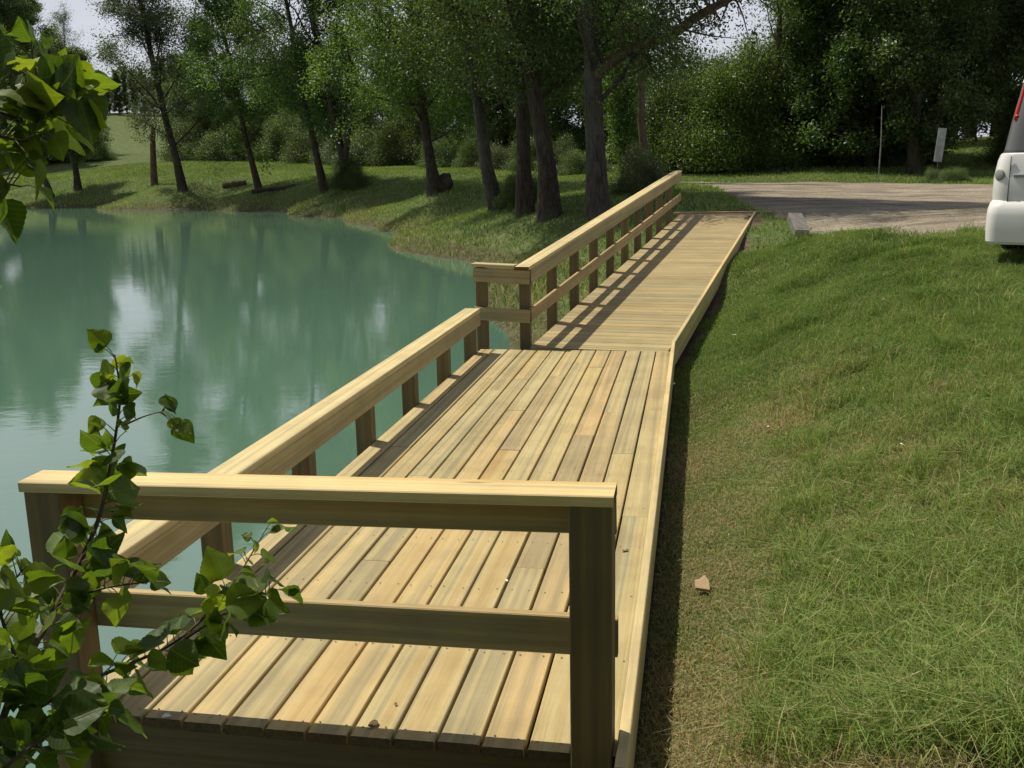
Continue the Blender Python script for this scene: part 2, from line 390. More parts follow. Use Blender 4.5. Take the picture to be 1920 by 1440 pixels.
# ------------------------------------------------------------------ lumber
RB = random.Random(7)
class Lumber:
    """collects square sawn boards with eased edges into one mesh"""
    def __init__(self): self.V = []; self.F = []; self.A = []; self.E = []
    def board(self, p0, p1, w, t, up=(0, 0, 1), seg=1, ch=.004, bow=0.0, rnd=None, m=0):
        p0 = Vector(p0); p1 = Vector(p1); d = (p1 - p0); L = d.length; d.normalize()
        up = Vector(up); side = d.cross(up).normalized(); up = side.cross(d).normalized()
        hw, ht = w / 2, t / 2; c = min(ch, hw * .3, ht * .3)
        prof = [(-hw, -ht + c), (-hw, ht - c), (-hw + c, ht), (hw - c, ht), (hw, ht - c), (hw, -ht + c), (hw - c, -ht), (-hw + c, -ht)]
        r = RB.random() if rnd is None else rnd; off = RB.uniform(0, 40)
        b0 = len(self.V)
        for k in range(seg + 1):
            f = k / seg; q = p0 + d * (L * f) + side * (bow * math.sin(PI * f))
            for (a, b) in prof:
                self.V.append(tuple(q + side * a + up * b)); self.A.append((off + L * f, a + (b if abs(a) >= hw - 1e-6 else (0 if b > 0 else t)) , r))
        n = len(prof)
        for k in range(seg):
            for j in range(n):
                a = b0 + k * n + j; b = b0 + k * n + (j + 1) % n
                self.F.append((a, a + n, b + n, b))
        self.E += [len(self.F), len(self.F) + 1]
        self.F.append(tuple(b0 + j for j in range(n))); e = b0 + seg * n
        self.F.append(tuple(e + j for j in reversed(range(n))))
    def build(self, name, mat, parent=None):
        me = bpy.data.meshes.new(name); me.from_pydata(self.V, [], self.F)
        at = me.attributes.new('brd', 'FLOAT_VECTOR', 'POINT'); at.data.foreach_set('vector', np.array(self.A, dtype=np.float32).ravel())
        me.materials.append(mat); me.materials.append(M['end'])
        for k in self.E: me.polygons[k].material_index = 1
        bm = bmesh.new(); bm.from_mesh(me); bmesh.ops.recalc_face_normals(bm, faces=bm.faces); bm.to_mesh(me); bm.free()
        return link(name, me, None, parent)
def one_board(name, mat, parent, *a, **k):
    L = Lumber(); L.board(*a, **k); return L.build(name, mat, parent)

# --- deck platform
Y0, Y1 = 3.03, 10.47
XR, PITCH, GAP = -.223, .1562, .0125
deck = empty('fishing_deck', (-1.2, 6.7, 0)); OFF = Vector((1.2, -6.7, 0))
tag(deck, 'new pale timber fishing deck of lengthwise boards with low rail over the pond edge', 'deck')
def dk(p): return tuple(Vector(p) + OFF)
L = Lumber(); screws = []
for k in range(13):
    x1 = XR - k * PITCH - (0 if k == 0 else GAP * .0); x0 = XR - (k + 1) * PITCH + GAP
    if k == 12: x0 = max(x0, -2.238)
    cx = (x0 + x1) / 2; w = x1 - x0
    joints = [Y0 + RB.uniform(-.006, .006)]
    step = (2.35, 3.6, 4.75, 1.55, 2.95)[k % 5]; y = Y0 + step
    while y < Y1 - .6:
        joints.append(y); y += (3.6, 4.4, 2.5)[(k + len(joints)) % 3]
    joints.append(Y1)
    for a_, b_ in zip(joints[:-1], joints[1:]):
        r = RB.random(); dz = RB.uniform(-.0015, .0015); j = RB.uniform(-.0012, .0012)
        L.board(dk((cx + j, a_ + .0015, -.019 + dz)), dk((cx - j, b_ - .0015, -.019 + dz)), w, .038, seg=6, bow=RB.uniform(-.002, .002), rnd=r)
    yy = Y0 + .055
    while yy < Y1:
        for s in (-.045, .045): screws.append((cx + s + RB.uniform(-.008, .008), yy + RB.uniform(-.01, .01)))
        yy += .61
L.build('decking', M['deck'], deck)
# screw heads
sv = []
for x, y in screws:
    for j in range(6):
        a0 = j * PI / 3
        sv.append(dk((x + .0042 * math.cos(a0), y + .0042 * math.sin(a0), .0022)))
me = bpy.data.objects['decking'].data; bmx = bmesh.new(); bmx.from_mesh(me)
for i in range(0, len(sv), 6): bmx.faces.new([bmx.verts.new(q) for q in sv[i:i + 6]]).material_index = 2
bmx.to_mesh(me); bmx.free(); me.materials.append(M['screw'])
one_board('rim_joist', M['joist'], deck, dk((-2.235, Y0 + .045, -.165)), dk((-.27, Y0 + .045, -.165)), .25, .038, up=(0, 1, 0))
one_board('rim_joist', M['joist'], deck, dk((-2.215, Y0 + .08, -.165)), dk((-2.215, Y1 - .02, -.165)), .25, .038, up=(1, 0, 0))
L = Lumber()
for yb in np.arange(Y0 + .5, Y1, .61): L.board(dk((-2.19, yb, -.150)), dk((-.27, yb, -.150)), .038, .215)
L.build('joist', M['joist'], deck)
# curb on the bank side: board on edge standing a little above the decking
one_board('curb_board', M['trim'], deck, dk((-.2015, 2.9, -.08)), dk((-.2015, 10.735, -.08)), .25, .040, up=(1, 0, 0), seg=10, bow=.006, rnd=.31)
for x, y in ((-2.0, 3.4), (-.5, 3.4), (-2.0, 6.8), (-.5, 6.8), (-2.0, 10.2), (-.5, 10.2)):
    zb = gz(x, y) - .2
    one_board('piling', M['post'], deck, dk((x, y, zb)), dk((x, y, -.262)), .14, .14, up=(0, 1, 0))
# end railing, waist high, facing the camera
er = empty('end_railing', OFF, 0, deck)
PW = .137
for cx in (-.305, -2.205):
    one_board('post', M['post'], er, (cx, 3.068, -.55 if cx > -1 else -.9), (cx, 3.068, .877 if cx > -1 else .850), PW, PW, up=(0, 1, 0), seg=3)
one_board('cap_board', M['trim'], er, (-2.285, 3.066, .8695), (-.232, 3.070, .8965), .146, .038, seg=6, rnd=.05)
one_board('top_rail', M['rail'], er, (-2.275, 3.157, .779), (-.236, 3.157, .806), .140, .038, up=(0, -1, 0), rnd=.72)
one_board('mid_rail', M['rail'], er, (-2.275, 3.157, .362), (-.229, 3.157, .370), .140, .038, up=(0, -1, 0), rnd=.44)
# low railing on the pond side
sr = empty('side_railing', OFF, 0, deck)
for yb in (4.4, 5.56, 6.74, 7.92, 9.08, 10.24):
    one_board('post', M['post'], sr, (-2.298, yb, -1.0), (-2.298, yb, .418), .115, .115, up=(0, 1, 0), seg=2)
one_board('top_rail', M['rail'], sr, (-2.219, 3.22, .352), (-2.219, 10.33, .352), .140, .036, up=(1, 0, 0), seg=8, rnd=.66)
one_board('cap_board', M['trim'], sr, (-2.285, 3.20, .4395), (-2.285, 10.34, .4395), .165, .038, seg=8, bow=.004, rnd=.93)

# --- ramp
RA = Vector((-.25, 10.75, 0)); RE = Vector((1.145, 21.35, .85))
rd = (RE - RA); rdh = Vector((rd.x, rd.y, 0)).normalized(); LEN = Vector((rd.x, rd.y, 0)).length
slope = rd.z / LEN; rside = Vector((rdh.y, -rdh.x, 0))              # to the right
def rp_(s, lat, h): return RA + rdh * s + rside * lat + Vector((0, 0, slope * s + h))
ramp = empty('access_ramp', tuple(rp_(5, -.7, 0))); RO = -rp_(5, -.7, 0)
tag(ramp, 'long narrow timber ramp rising from the deck to the gravel track', 'ramp')
def rr(s, lat, h): return tuple(rp_(s, lat, h) + RO)
rup = (rdh * -slope + Vector((0, 0, 1))).normalized()
L = Lumber(); s = -.22
while s < LEN + .02:
    r = .30 + .25 * RB.random(); w = .150
    # first boards are cut to meet the end of the deck
    l0 = -1.475
    L.board(rr(s + .075, l0, -.019 + RB.uniform(-.001, .001)), rr(s + .075, .024, -.019 + RB.uniform(-.001, .001)), w, .038, up=rup, seg=3, rnd=r)
    s += .1535
L.build('decking', M['ramp'], ramp)
one_board('curb_board', M['trim'], ramp, rr(-.015, .047, -.08), rr(LEN + .1, .047, -.08), .25, .040, up=rside, seg=8, rnd=.31)
one_board('side_joist', M['joist'], ramp, rr(-.1, -1.44, -.15), rr(LEN, -1.44, -.15), .22, .04, up=rside)
one_board('threshold_board', M['ramp'], ramp, rr(LEN + .10, -1.62, .012), rr(LEN + .22, .55, .012), .12, .045, up=rup, rnd=.35)
L = Lumber()
for s in (1.2, 3.4, 5.6, 7.8):
    for lat in (-1.36, -.1):
        p = rp_(s, lat, 0); L2 = Lumber(); zb = gz(p.x, p.y) - .3
        if zb < p.z - .3:
            L2.board(tuple(Vector((p.x, p.y, zb)) + RO), tuple(Vector((p.x, p.y, p.z - .05)) + RO), .14, .14, up=(0, 1, 0)); L2.build('piling', M['post'], ramp)
rrl = empty('ramp_railing', (0, 0, 0), 0, ramp)
for k in range(11):
    s_ = -.14 + 1.092 * k
    if s_ > LEN: break
    p0 = rr(s_, -1.545, -.95 if k < 5 else -.5); p1 = rr(s_, -1.545, .845)
    one_board('post', M['post'], rrl, p0, p1, .115, .115, up=(0, 1, 0), seg=2)
one_board('post', M['post'], rrl, rr(-.20, -2.02, -.95), rr(-.20, -2.02, .86), .115, .115, up=(0, 1, 0), seg=2)
one_board('top_rail', M['rail'], rrl, rr(-.235, -1.467, .772), rr(LEN + .02, -1.467, .772), .152, .038, up=rside, seg=6, rnd=.66)
one_board('mid_rail', M['rail'], rrl, rr(-.235, -1.467, .352), rr(LEN + .02, -1.467, .352), .140, .038, up=rside, seg=6, rnd=.47)
one_board('cap_board', M['trim'], rrl, rr(-.31, -1.530, .8675), rr(LEN + .06, -1.530, .8675), .165, .038, up=rup, seg=6, rnd=.93)
# short return across the corner
one_board('top_rail', M['rail'], rrl, rr(-.278, -2.085, .792), rr(-.278, -1.445, .768), .150, .038, up=tuple(-rdh), rnd=.58)
one_board('mid_rail', M['rail'], rrl, rr(-.278, -2.085, .370), rr(-.278, -1.445, .348), .140, .038, up=tuple(-rdh), rnd=.15)
one_board('cap_board', M['trim'], rrl, rr(-.225, -2.10, .892), rr(-.225, -1.615, .876), .150, .036, up=(0, 0, 1), rnd=.83)

# ------------------------------------------------------------------ trees
def tube(path, radii, sides, V, F):
    """append a tube to V, F lists"""
    path = [np.asarray(p, float) for p in path]; n = len(path); b0 = len(V)
    for i in range(n):
        d = path[min(i + 1, n - 1)] - path[max(i - 1, 0)]; d /= (np.linalg.norm(d) + 1e-9)
        a = np.cross(d, (0.31, 0.95, 0.05)); a /= (np.linalg.norm(a) + 1e-9); b = np.cross(d, a)
        for k in range(sides):
            th = 2 * PI * k / sides
            V.append(path[i] + radii[i] * (math.cos(th) * a + math.sin(th) * b))
    for i in range(n - 1):
        for k in range(sides):
            k2 = (k + 1) % sides
            F.append((b0 + i * sides + k, b0 + i * sides + k2, b0 + (i + 1) * sides + k2, b0 + (i + 1) * sides + k))

def leaf_cards(rng, pts, clump, size, up_bias=.5, shape=.55):
    """rhombic leaves, one quad each; pts N x 3"""
    n = len(pts)
    nrm = rng.normal(size=(n, 3)); nrm /= np.linalg.norm(nrm, axis=1, keepdims=True); nrm[:, 2] += up_bias
    nrm /= np.linalg.norm(nrm, axis=1, keepdims=True)
    a = np.cross(nrm, rng.normal(size=(n, 3))); a /= (np.linalg.norm(a, axis=1, keepdims=True) + 1e-9); b = np.cross(nrm, a)
    s = size * rng.uniform(.6, 1.35, (n, 1))
    V = np.stack([pts - a * s * .5, pts + b * s * shape * .5 + nrm * s * .08, pts + a * s * .5, pts - b * s * shape * .5 + nrm * s * .08], 1)
    lf = np.repeat(np.stack([rng.random(n), clump, np.zeros(n)], 1)[:, None, :], 4, 1)
    return V.reshape(-1, 3), lf.reshape(-1, 3)

def grow_tree(seed, H, r0, crown_from=.3, crown_r=3.0, n_limb=16, n2=6, n3=5, leaves=24, leaf=.16, lean=(0, 0), curve=0.0,
              shape='round', rise=.55, stems=1, spread=.25, bare_until=None, flare=1.5, droop=.15, split_at=.35):
    rng = np.random.default_rng(seed); V = []; F = []
    ts, te, cl = [], [], []
    for st in range(stems):
        n = 12; path = []; rad = []
        ang = rng.uniform(0, 2 * PI); sp = 0 if stems == 1 else .12 * H
        wob = rng.normal(size=(n, 2)) * .012 * H; wob[0] = 0
        wob = np.cumsum(wob, 0) * .35
        for i in range(n):
            f = i / (n - 1)
            off = sp * max(0, f - .06) * (1.2 - .4 * f)
            x = lean[0] * f + curve * math.sin(f * PI) + wob[i, 0] + math.cos(ang + st * 2 * PI / stems) * off
            y = lean[1] * f + wob[i, 1] + math.sin(ang + st * 2 * PI / stems) * off
            path.append((x, y, H * f - (.35 if i == 0 else 0)))
            rad.append(r0 / (1 if stems == 1 else 1.35) * ((1 - f) ** .75 * .92 + .05) * (1 + (flare - 1) * math.exp(-f * 28)))
        tube(path, rad, 12, V, F); path = np.array(path)
        nl = n_limb if stems == 1 else max(5, int(n_limb / stems * 1.3))
        for i in range(nl):
            f = crown_from + (1 - crown_from) * ((i + rng.uniform(.1, .9)) / nl) * .98
            q = f * (n - 1); k = min(int(q), n - 2); p = path[k] + (path[k + 1] - path[k]) * (q - k)
            u = (f - crown_from) / (1 - crown_from)
            if shape == 'round': pr = math.sqrt(max(.06, 1 - (2 * u - .85) ** 2 / 1.5))
            elif shape == 'column': pr = (.55 + .45 * math.sin(PI * min(1, u * 1.1))) * .9
            elif shape == 'cone': pr = 1.05 - .85 * u
            else: pr = .55 + .6 * u * (1.25 - u)
            az = i * 2.399 + rng.uniform(-.5, .5) + st
            ln = crown_r * pr * rng.uniform(.7, 1.2)
            el = rise * rng.uniform(.4, 1.4) + .45 * u
            d = np.array([math.cos(az) * math.cos(el), math.sin(az) * math.cos(el), math.sin(el)])
            lp = [p]; dd = d.copy(); m = 5
            for j in range(m):
                dd = dd + rng.normal(size=3) * .16 + np.array([0, 0, .10 - droop * (j / m)]); dd /= np.linalg.norm(dd)
                lp.append(lp[-1] + dd * ln / m)
            rl = max(.012, r0 * .30 * (1 - .6 * f) * (ln / crown_r) ** .5)
            tube(lp, [rl * (1 - .8 * j / m) for j in range(m + 1)], 5, V, F)
            lp = np.array(lp)
            for j in range(n2):
                g = rng.uniform(.08, 1.0); q2 = g * m; k2 = min(int(q2), m - 1); p2 = lp[k2] + (lp[k2 + 1] - lp[k2]) * (q2 - k2)
                d2 = dd * .5 + rng.normal(size=3) * .7; d2[2] += .12; d2 /= np.linalg.norm(d2)
                l2 = ln * .42 * rng.uniform(.6, 1.2) * (1.15 - .5 * g)
                e2 = p2 + d2 * l2 + np.array([0, 0, -droop * l2 * .3])
                tube([p2, (p2 + e2) / 2 + rng.normal(size=3) * l2 * .06, e2], [rl * .32, rl * .2, .006], 4, V, F)
                cval = rng.random()
                for q3 in range(n3):
                    g3 = rng.uniform(.25, 1.0); p3 = p2 + (e2 - p2) * g3
                    d3 = d2 * .5 + rng.normal(size=3) * .75; d3 /= np.linalg.norm(d3)
                    e3 = p3 + d3 * l2 * .5 * rng.uniform(.5, 1.2)
                    ts.append(p3); te.append(e3); cl.append(.65 * cval + .35 * rng.random())
    ts = np.array(ts); te = np.array(te); cl = np.array(cl)
    k = leaves; T = len(ts)
    u = rng.uniform(.1, 1.1, (T, k, 1)); pts = ts[:, None] + (te - ts)[:, None] * u + rng.normal(size=(T, k, 3)) * spread
    keep = rng.random((T, k)) < rng.uniform(.35, 1.0, (T, 1))
    pts = pts.reshape(-1, 3)[keep.ravel()]; c = np.repeat(cl, k)[keep.ravel()]
    lo = np.array(path)[0][2] + .9; pts_ok = pts[:, 2] > lo; pts = pts[pts_ok]; c = c[pts_ok]
    LV, LA = leaf_cards(rng, pts, c, leaf)
    trunk = indexed_mesh('trunk', np.array(V), np.array(F), True)
    crown = fast_mesh('crown', LV, 4, False, {'lf': LA})
    return trunk, crown

def tree(name, protos, loc, label, group=None, scale=1.0, rz=0.0, bark='bark', leafm='leaf_a', sz=None, cat='tree', sink=.0):
    tr, cr = protos
    e = empty(name, (loc[0], loc[1], loc[2] - sink), rz); e.scale = (scale, scale, sz or scale)
    a = bpy.data.objects.new('trunk', tr); b = bpy.data.objects.new('crown', cr)
    for o, m in ((a, M[bark]), (b, M[leafm])):
        COL.objects.link(o); o.parent = e
        if len(o.data.materials) == 0: o.data.materials.append(None)
        o.material_slots[0].link = 'OBJECT'; o.material_slots[0].material = m
    tag(e, label, cat, group); return e

def grow_shrub(seed, H=1.6, Rr=1.3, n=500, leaves=26, leaf=.10):
    """bushy dome of leaf clumps on a few stems"""
    rng = np.random.default_rng(seed); V = []; F = []
    for i in range(9):
        az = rng.uniform(0, 2 * PI); e = np.array([math.cos(az) * Rr * .5, math.sin(az) * Rr * .5, H * rng.uniform(.5, .85)])
        tube([(0, 0, -.1), e * .5 + rng.normal(size=3) * .08, e], [.03, .02, .006], 5, V, F)
    d = rng.normal(size=(n, 3)); d /= np.linalg.norm(d, axis=1, keepdims=True); d[:, 2] = np.abs(d[:, 2])
    lob = 1 + .28 * np.sin(d[:, 0] * 4 + seed) * np.cos(d[:, 1] * 5 - seed) + .15 * np.sin(d[:, 2] * 9)
    r = rng.uniform(.45, 1.0, n) ** .5 * lob
    c = d * r[:, None] * np.array([Rr, Rr, H * .92]); cl = rng.random(n)
    pts = (c[:, None] + rng.normal(size=(n, leaves, 3)) * .13 * max(1, H / 2.2)).reshape(-1, 3); cc = np.repeat(cl, leaves)
    ok = pts[:, 2] > 0.02; pts = pts[ok]; cc = cc[ok]
    LV, LA = leaf_cards(rng, pts, cc, leaf)
    return indexed_mesh('stems', np.array(V), np.array(F), True), fast_mesh('foliage', LV, 4, False, {'lf': LA})
def shrub(name, protos, loc, label, group=None, scale=1.0, rz=0.0, leafm='leaf_a', sz=None, cat='bush'):
    tr, cr = protos; e = empty(name, (loc[0], loc[1], loc[2] - .05), rz); e.scale = (scale, scale, sz or scale)
    for nme, me, m in (('stems', tr, M['bark_brown']), ('foliage', cr, M[leafm])):
        o = bpy.data.objects.new(nme, me); COL.objects.link(o); o.parent = e
        if len(me.materials) == 0: me.materials.append(None)
        o.material_slots[0].link = 'OBJECT'; o.material_slots[0].material = m
    tag(e, label, cat, group); return e

def dist_scale(p): return F_PX / float((R3.T @ (np.asarray(p) - CAM))[2] * -1)      # picture pixels per metre there

# individual shore trees: (pixel foot), trunk radius, etc.
def shore_tree(u, v, label, seed, H, r0, bark='bark', leafm='leaf_a', **kw):
    p = hit_ground(u, v); pr = grow_tree(seed, H, r0, **kw)
    return tree('tree', pr, p, label, None, 1.0, 0.0, bark, leafm)
t12 = shore_tree(1122, 404, 'thick straight grey trunk nearest the upper end of the ramp railing', 11, 15, .27, 'bark_grey', 'leaf_b', crown_from=0.158, crown_r=5.2, n_limb=26, n2=8, n3=6, leaves=118, leaf=0.086, lean=(-.3, 0), flare=1.35)
shore_tree(1032, 408, 'thick dark trunk leaning left, second from the ramp railing', 12, 15, .25, 'bark', 'leaf_b', crown_from=0.172, crown_r=4.2, n_limb=24, n2=8, n3=6, leaves=118, leaf=0.086, lean=(-1.6, .6), flare=1.6)
shore_tree(985, 402, 'dark rough trunk close behind the leaning dark trunk', 13, 14, .22, 'bark', 'leaf_b', crown_from=0.198, crown_r=3.6, n_limb=20, n2=7, n3=6, leaves=108, leaf=0.086, lean=(-.5, .3))
shore_tree(937, 392, 'slim grey trunk leaning left at the bend of the pond shore', 14, 14, .21, 'bark_grey', 'leaf_a', crown_from=0.198, crown_r=4.2, n_limb=22, n2=8, n3=6, leaves=108, leaf=0.093, lean=(-2.4, .5))
shore_tree(818, 362, 'bright green round crowned tree with a sawn stump at its foot', 15, 12.0, .23, 'bark', 'leaf_d', crown_from=0.145, crown_r=6.0, n_limb=24, n2=8, n3=6, leaves=140, leaf=0.113, lean=(-1.6, .5), flare=2.0)
shore_tree(648, 352, 'forked many stemmed tree with ivy at its foot', 16, 17, .27, 'bark', 'leaf_b', crown_from=0.172, crown_r=5.5, n_limb=30, n2=8, n3=6, leaves=49, leaf=0.133, stems=3, lean=(-.6, 0))
shore_tree(611, 358, 'slender dark trunk leaning left just beside the forked tree', 17, 16, .22, 'bark', 'leaf_a', crown_from=0.158, crown_r=5.2, n_limb=24, n2=8, n3=6, leaves=80, leaf=0.133, lean=(-2.4, 0))
shore_tree(487, 354, 'thin leaning tree with a white scarred trunk foot', 18, 20, .19, 'bark', 'leaf_a', crown_from=0.132, crown_r=5.5, n_limb=26, n2=8, n3=6, leaves=80, leaf=0.146, lean=(-4.5, 0), rise=.8)
shore_tree(344, 356, 'feathery upright tree leaning left above the far shore', 19, 24, .26, 'bark', 'leaf_c', crown_from=0.106, crown_r=6.2, n_limb=34, n2=9, n3=6, leaves=72, leaf=0.133, lean=(-3.6, 0), shape='cone', rise=.95)
shore_tree(146, 355, 'small tree with a short dark trunk, left end of the far shore', 20, 9.5, .26, 'bark', 'leaf_b', crown_from=0.185, crown_r=3.4, n_limb=18, n2=7, n3=6, leaves=129, leaf=0.146)
shore_tree(98, 372, 'tree with a bare trunk leaning hard left over the far shore', 21, 11, .24, 'bark_grey', 'leaf_b', crown_from=0.264, crown_r=3.4, n_limb=18, n2=7, n3=6, leaves=108, leaf=0.146, lean=(-4.5, .5))
# its long bare limb reaching right over the ramp end
def long_limb(root):
    o = np.array(root.location); pts = [at_y(*q) - o for q in ((1108, 150, 26.0), (1150, 112, 25.9), (1195, 88, 25.7), (1265, 62, 25.5), (1305, 32, 25.4), (1360, 2, 25.3), (1440, -45, 25.2))]
    V = []; F = []; rng = np.random.default_rng(91); tube(pts, [.17, .15, .135, .12, .11, .09, .06], 9, V, F)
    cl = []; cs = []
    for k in range(46):
        q = rng.uniform(1.2, 5.98); i = int(q); p = pts[i] + (pts[i + 1] - pts[i]) * (q - i)
        d = rng.normal(size=3) + np.array([.25, 0, .45 if rng.random() < .72 else -.6]); d /= np.linalg.norm(d); e = p + d * rng.uniform(.35, 1.5)
        tube([p, (p + e) / 2 + rng.normal(size=3) * .06, e], [.03, .018, .006], 5, V, F)
        n = rng.integers(40, 110); u = rng.uniform(.45, 1.1, (n, 1)); cl.append(p + (e - p) * u + rng.normal(size=(n, 3)) * .15); cs.append(np.full(n, rng.random()))
    lm = link('limb', indexed_mesh('limb', np.array(V), np.array(F), True), M['bark_brown'], root)
    lv, la = leaf_cards(rng, np.concatenate(cl), np.concatenate(cs), .085); link('leaves', fast_mesh('limb_leaves', lv, 4, False, {'lf': la}), M['leaf_b'], lm)
long_limb(t12)
# thin trunks beyond the top of the ramp
p = hit_ground(1212, 345)
tree('tree', grow_tree(22, 13, .17, crown_from=0.277, crown_r=2.2, n_limb=16, n2=6, n3=5, leaves=75, leaf=0.080, lean=(-.6, 0), rise=.6), p, 'slender brown trunk rising behind the end of the ramp railing', None, 1, 0, 'bark_brown', 'leaf_a')
p = hit_ground(1185, 341)
tree('tree', grow_tree(23, 9, .15, crown_from=0.080, crown_r=1.1, n_limb=26, n2=6, n3=5, leaves=108, leaf=0.086, lean=(-.5, 0), shape='column'), p, 'ivy wrapped thin tree left of the slender brown trunk', None, 1, 0, 'bark', 'leaf_d')

# bare snag on the far shore
def snag():
    p = hit_ground(290, 348); V = []; F = []
    path = [(0, 0, -.3), (.0, 0, .2), (.03, 0, 1.2), (.10, .02, 2.3), (.16, 0, 3.2), (.27, 0, 3.7), (.22, .02, 4.25)]
    tube(path, [.33, .27, .23, .21, .20, .17, .05], 10, V, F)
    tube([(.16, 0, 3.1), (.02, 0, 3.35), (-.03, .02, 3.5)], [.12, .10, .04], 7, V, F)
    tube([(.24, 0, 3.7), (.5, 0, 4.0), (.6, .02, 4.4)], [.07, .05, .02], 6, V, F)
    o = link('dead_trunk', indexed_mesh('dead_trunk', np.array(V), np.array(F), True), M['bark_brown']); o.location = tuple(p)
    tag(o, 'bare broken dead trunk standing alone on the far shore', 'tree')
snag()

# prototypes for the woods
PW_ = [grow_tree(31, 15, .26, crown_from=.05, crown_r=4.2, n_limb=30, n2=8, n3=5, leaves=108, leaf=0.160),
       grow_tree(32, 18, .30, crown_from=.04, crown_r=4.4, n_limb=34, n2=8, n3=5, leaves=108, leaf=0.170, shape='column'),
       grow_tree(33, 13, .24, crown_from=.05, crown_r=4.8, n_limb=30, n2=8, n3=5, leaves=108, leaf=0.160, rise=.35),
       grow_tree(34, 15, .20, crown_from=.18, crown_r=3.6, n_limb=24, n2=7, n3=5, leaves=25, leaf=0.114, rise=.8)]
SH_ = [grow_shrub(41, 1.7, 1.4, 800, 50, .056), grow_shrub(42, 2.0, 1.3, 800, 50, .056), grow_shrub(43, 1.3, 1.6, 800, 50, .056)]
rt = random.Random(5)
def wood_tree(u, y, label, group, kind, sc, leafm, bark='bark', sz=None):
    q = at_y(u, 300, y); z = gz(q[0], q[1])
    return tree('tree', PW_[kind], (q[0], q[1], z), label, group, sc, rt.uniform(0, 6.28), bark, leafm, sz)
GW = 'dense wood closing the view behind the lawn and track'
LW = 'dark leafy tree in the dense wood behind the lawn and track'
# wood behind the lawn, left half
for i, (u, y, k, sc, lm) in enumerate(((-60, 100, 1, 1.1, 'leaf_b'), (20, 98, 0, 1.25, 'leaf_b'), (75, 104, 1, .95, 'leaf_b'), (180, 106, 2, 0.42, 'leaf_b'), (395, 98, 1, 0.7, 'leaf_b'),
        (440, 104, 0, 0.5, 'leaf_b'), (500, 98, 2, 0.62, 'leaf_b'), (555, 96, 1, 0.55, 'leaf_b'), (610, 98, 0, 0.62, 'leaf_b'), (665, 92, 1, 0.45, 'leaf_b'), (720, 96, 3, 0.5, 'leaf_c'),
        (760, 86, 2, 0.8, 'leaf_b'), (815, 90, 1, 0.8, 'leaf_b'), (868, 80, 0, 1.05, 'leaf_b'), (905, 92, 1, 1.1, 'leaf_a'), (950, 78, 2, 1.1, 'leaf_b'), (1000, 82, 1, 1.0, 'leaf_b'), (1050, 72, 0, 1.0, 'leaf_b'),
        (1095, 76, 2, 1.1, 'leaf_a'), (1150, 66, 0, .9, 'leaf_b'), (340, 112, 0, 0.6, 'leaf_b'), (-120, 96, 0, 1.2, 'leaf_b'), (-190, 92, 1, 1.2, 'leaf_b'), (-260, 85, 0, 1.2, 'leaf_b'), (370, 110, 2, .75, 'leaf_b'), (530, 110, 2, .7, 'leaf_b'), (585, 108, 2, .7, 'leaf_b'), (640, 106, 2, .7, 'leaf_b'), (690, 104, 2, .5, 'leaf_b'), (785, 100, 2, .8, 'leaf_b'))):
    wood_tree(u, y, LW, GW, k, sc, lm)
# wood beyond the track, right half
for i, (u, y, k, sc, lm) in enumerate(((1525, 60, 1, .95, 'leaf_b'), (1540, 52, 0, 1.0, 'leaf_a'), (1590, 54, 1, 1.0, 'leaf_b'), (1630, 51, 2, 1.0, 'leaf_a'), (1690, 53, 1, 1.1, 'leaf_b'),
        (1750, 52, 0, 1.0, 'leaf_b'), (1815, 78, 1, 1.1, 'leaf_b'), (1860, 76, 3, 1.2, 'leaf_b'), (1925, 72, 0, 1.1, 'leaf_b'), (1990, 52, 1, 1.0, 'leaf_b'), (2060, 50, 0, 1.0, 'leaf_b'), (1560, 70, 1, 1.1, 'leaf_b'), (1740, 70, 1, 1.1, 'leaf_b'), (1880, 70, 0, 1.2, 'leaf_b'))):
    wood_tree(u, y, LW, GW, k, sc, lm)
wood_tree(1455, 51.5, 'tall airy tree showing sky between its thin upper branches, beyond the track', None, 3, .95, 'leaf_a', 'bark_brown')
wood_tree(1715, 47.5, 'big dark trunked tree behind the pale marker board', None, 0, 1.0, 'leaf_b')
wood_tree(148, 112, 'pale feathery tree showing against the sky above the far shore', None, 3, 1.02, 'leaf_c')
for u, y, sc in ((196, 300, .9), (215, 306, .8), (232, 298, .7), (247, 305, .75), (262, 300, .7), (279, 304, .8), (296, 298, .8), (318, 303, .9), (345, 300, .9), (170, 300, .9)):
    wood_tree(u, y, 'small far tree in the line along the distant hill top', 'far trees along the hill top', rt.randrange(3), sc, 'leaf_b')
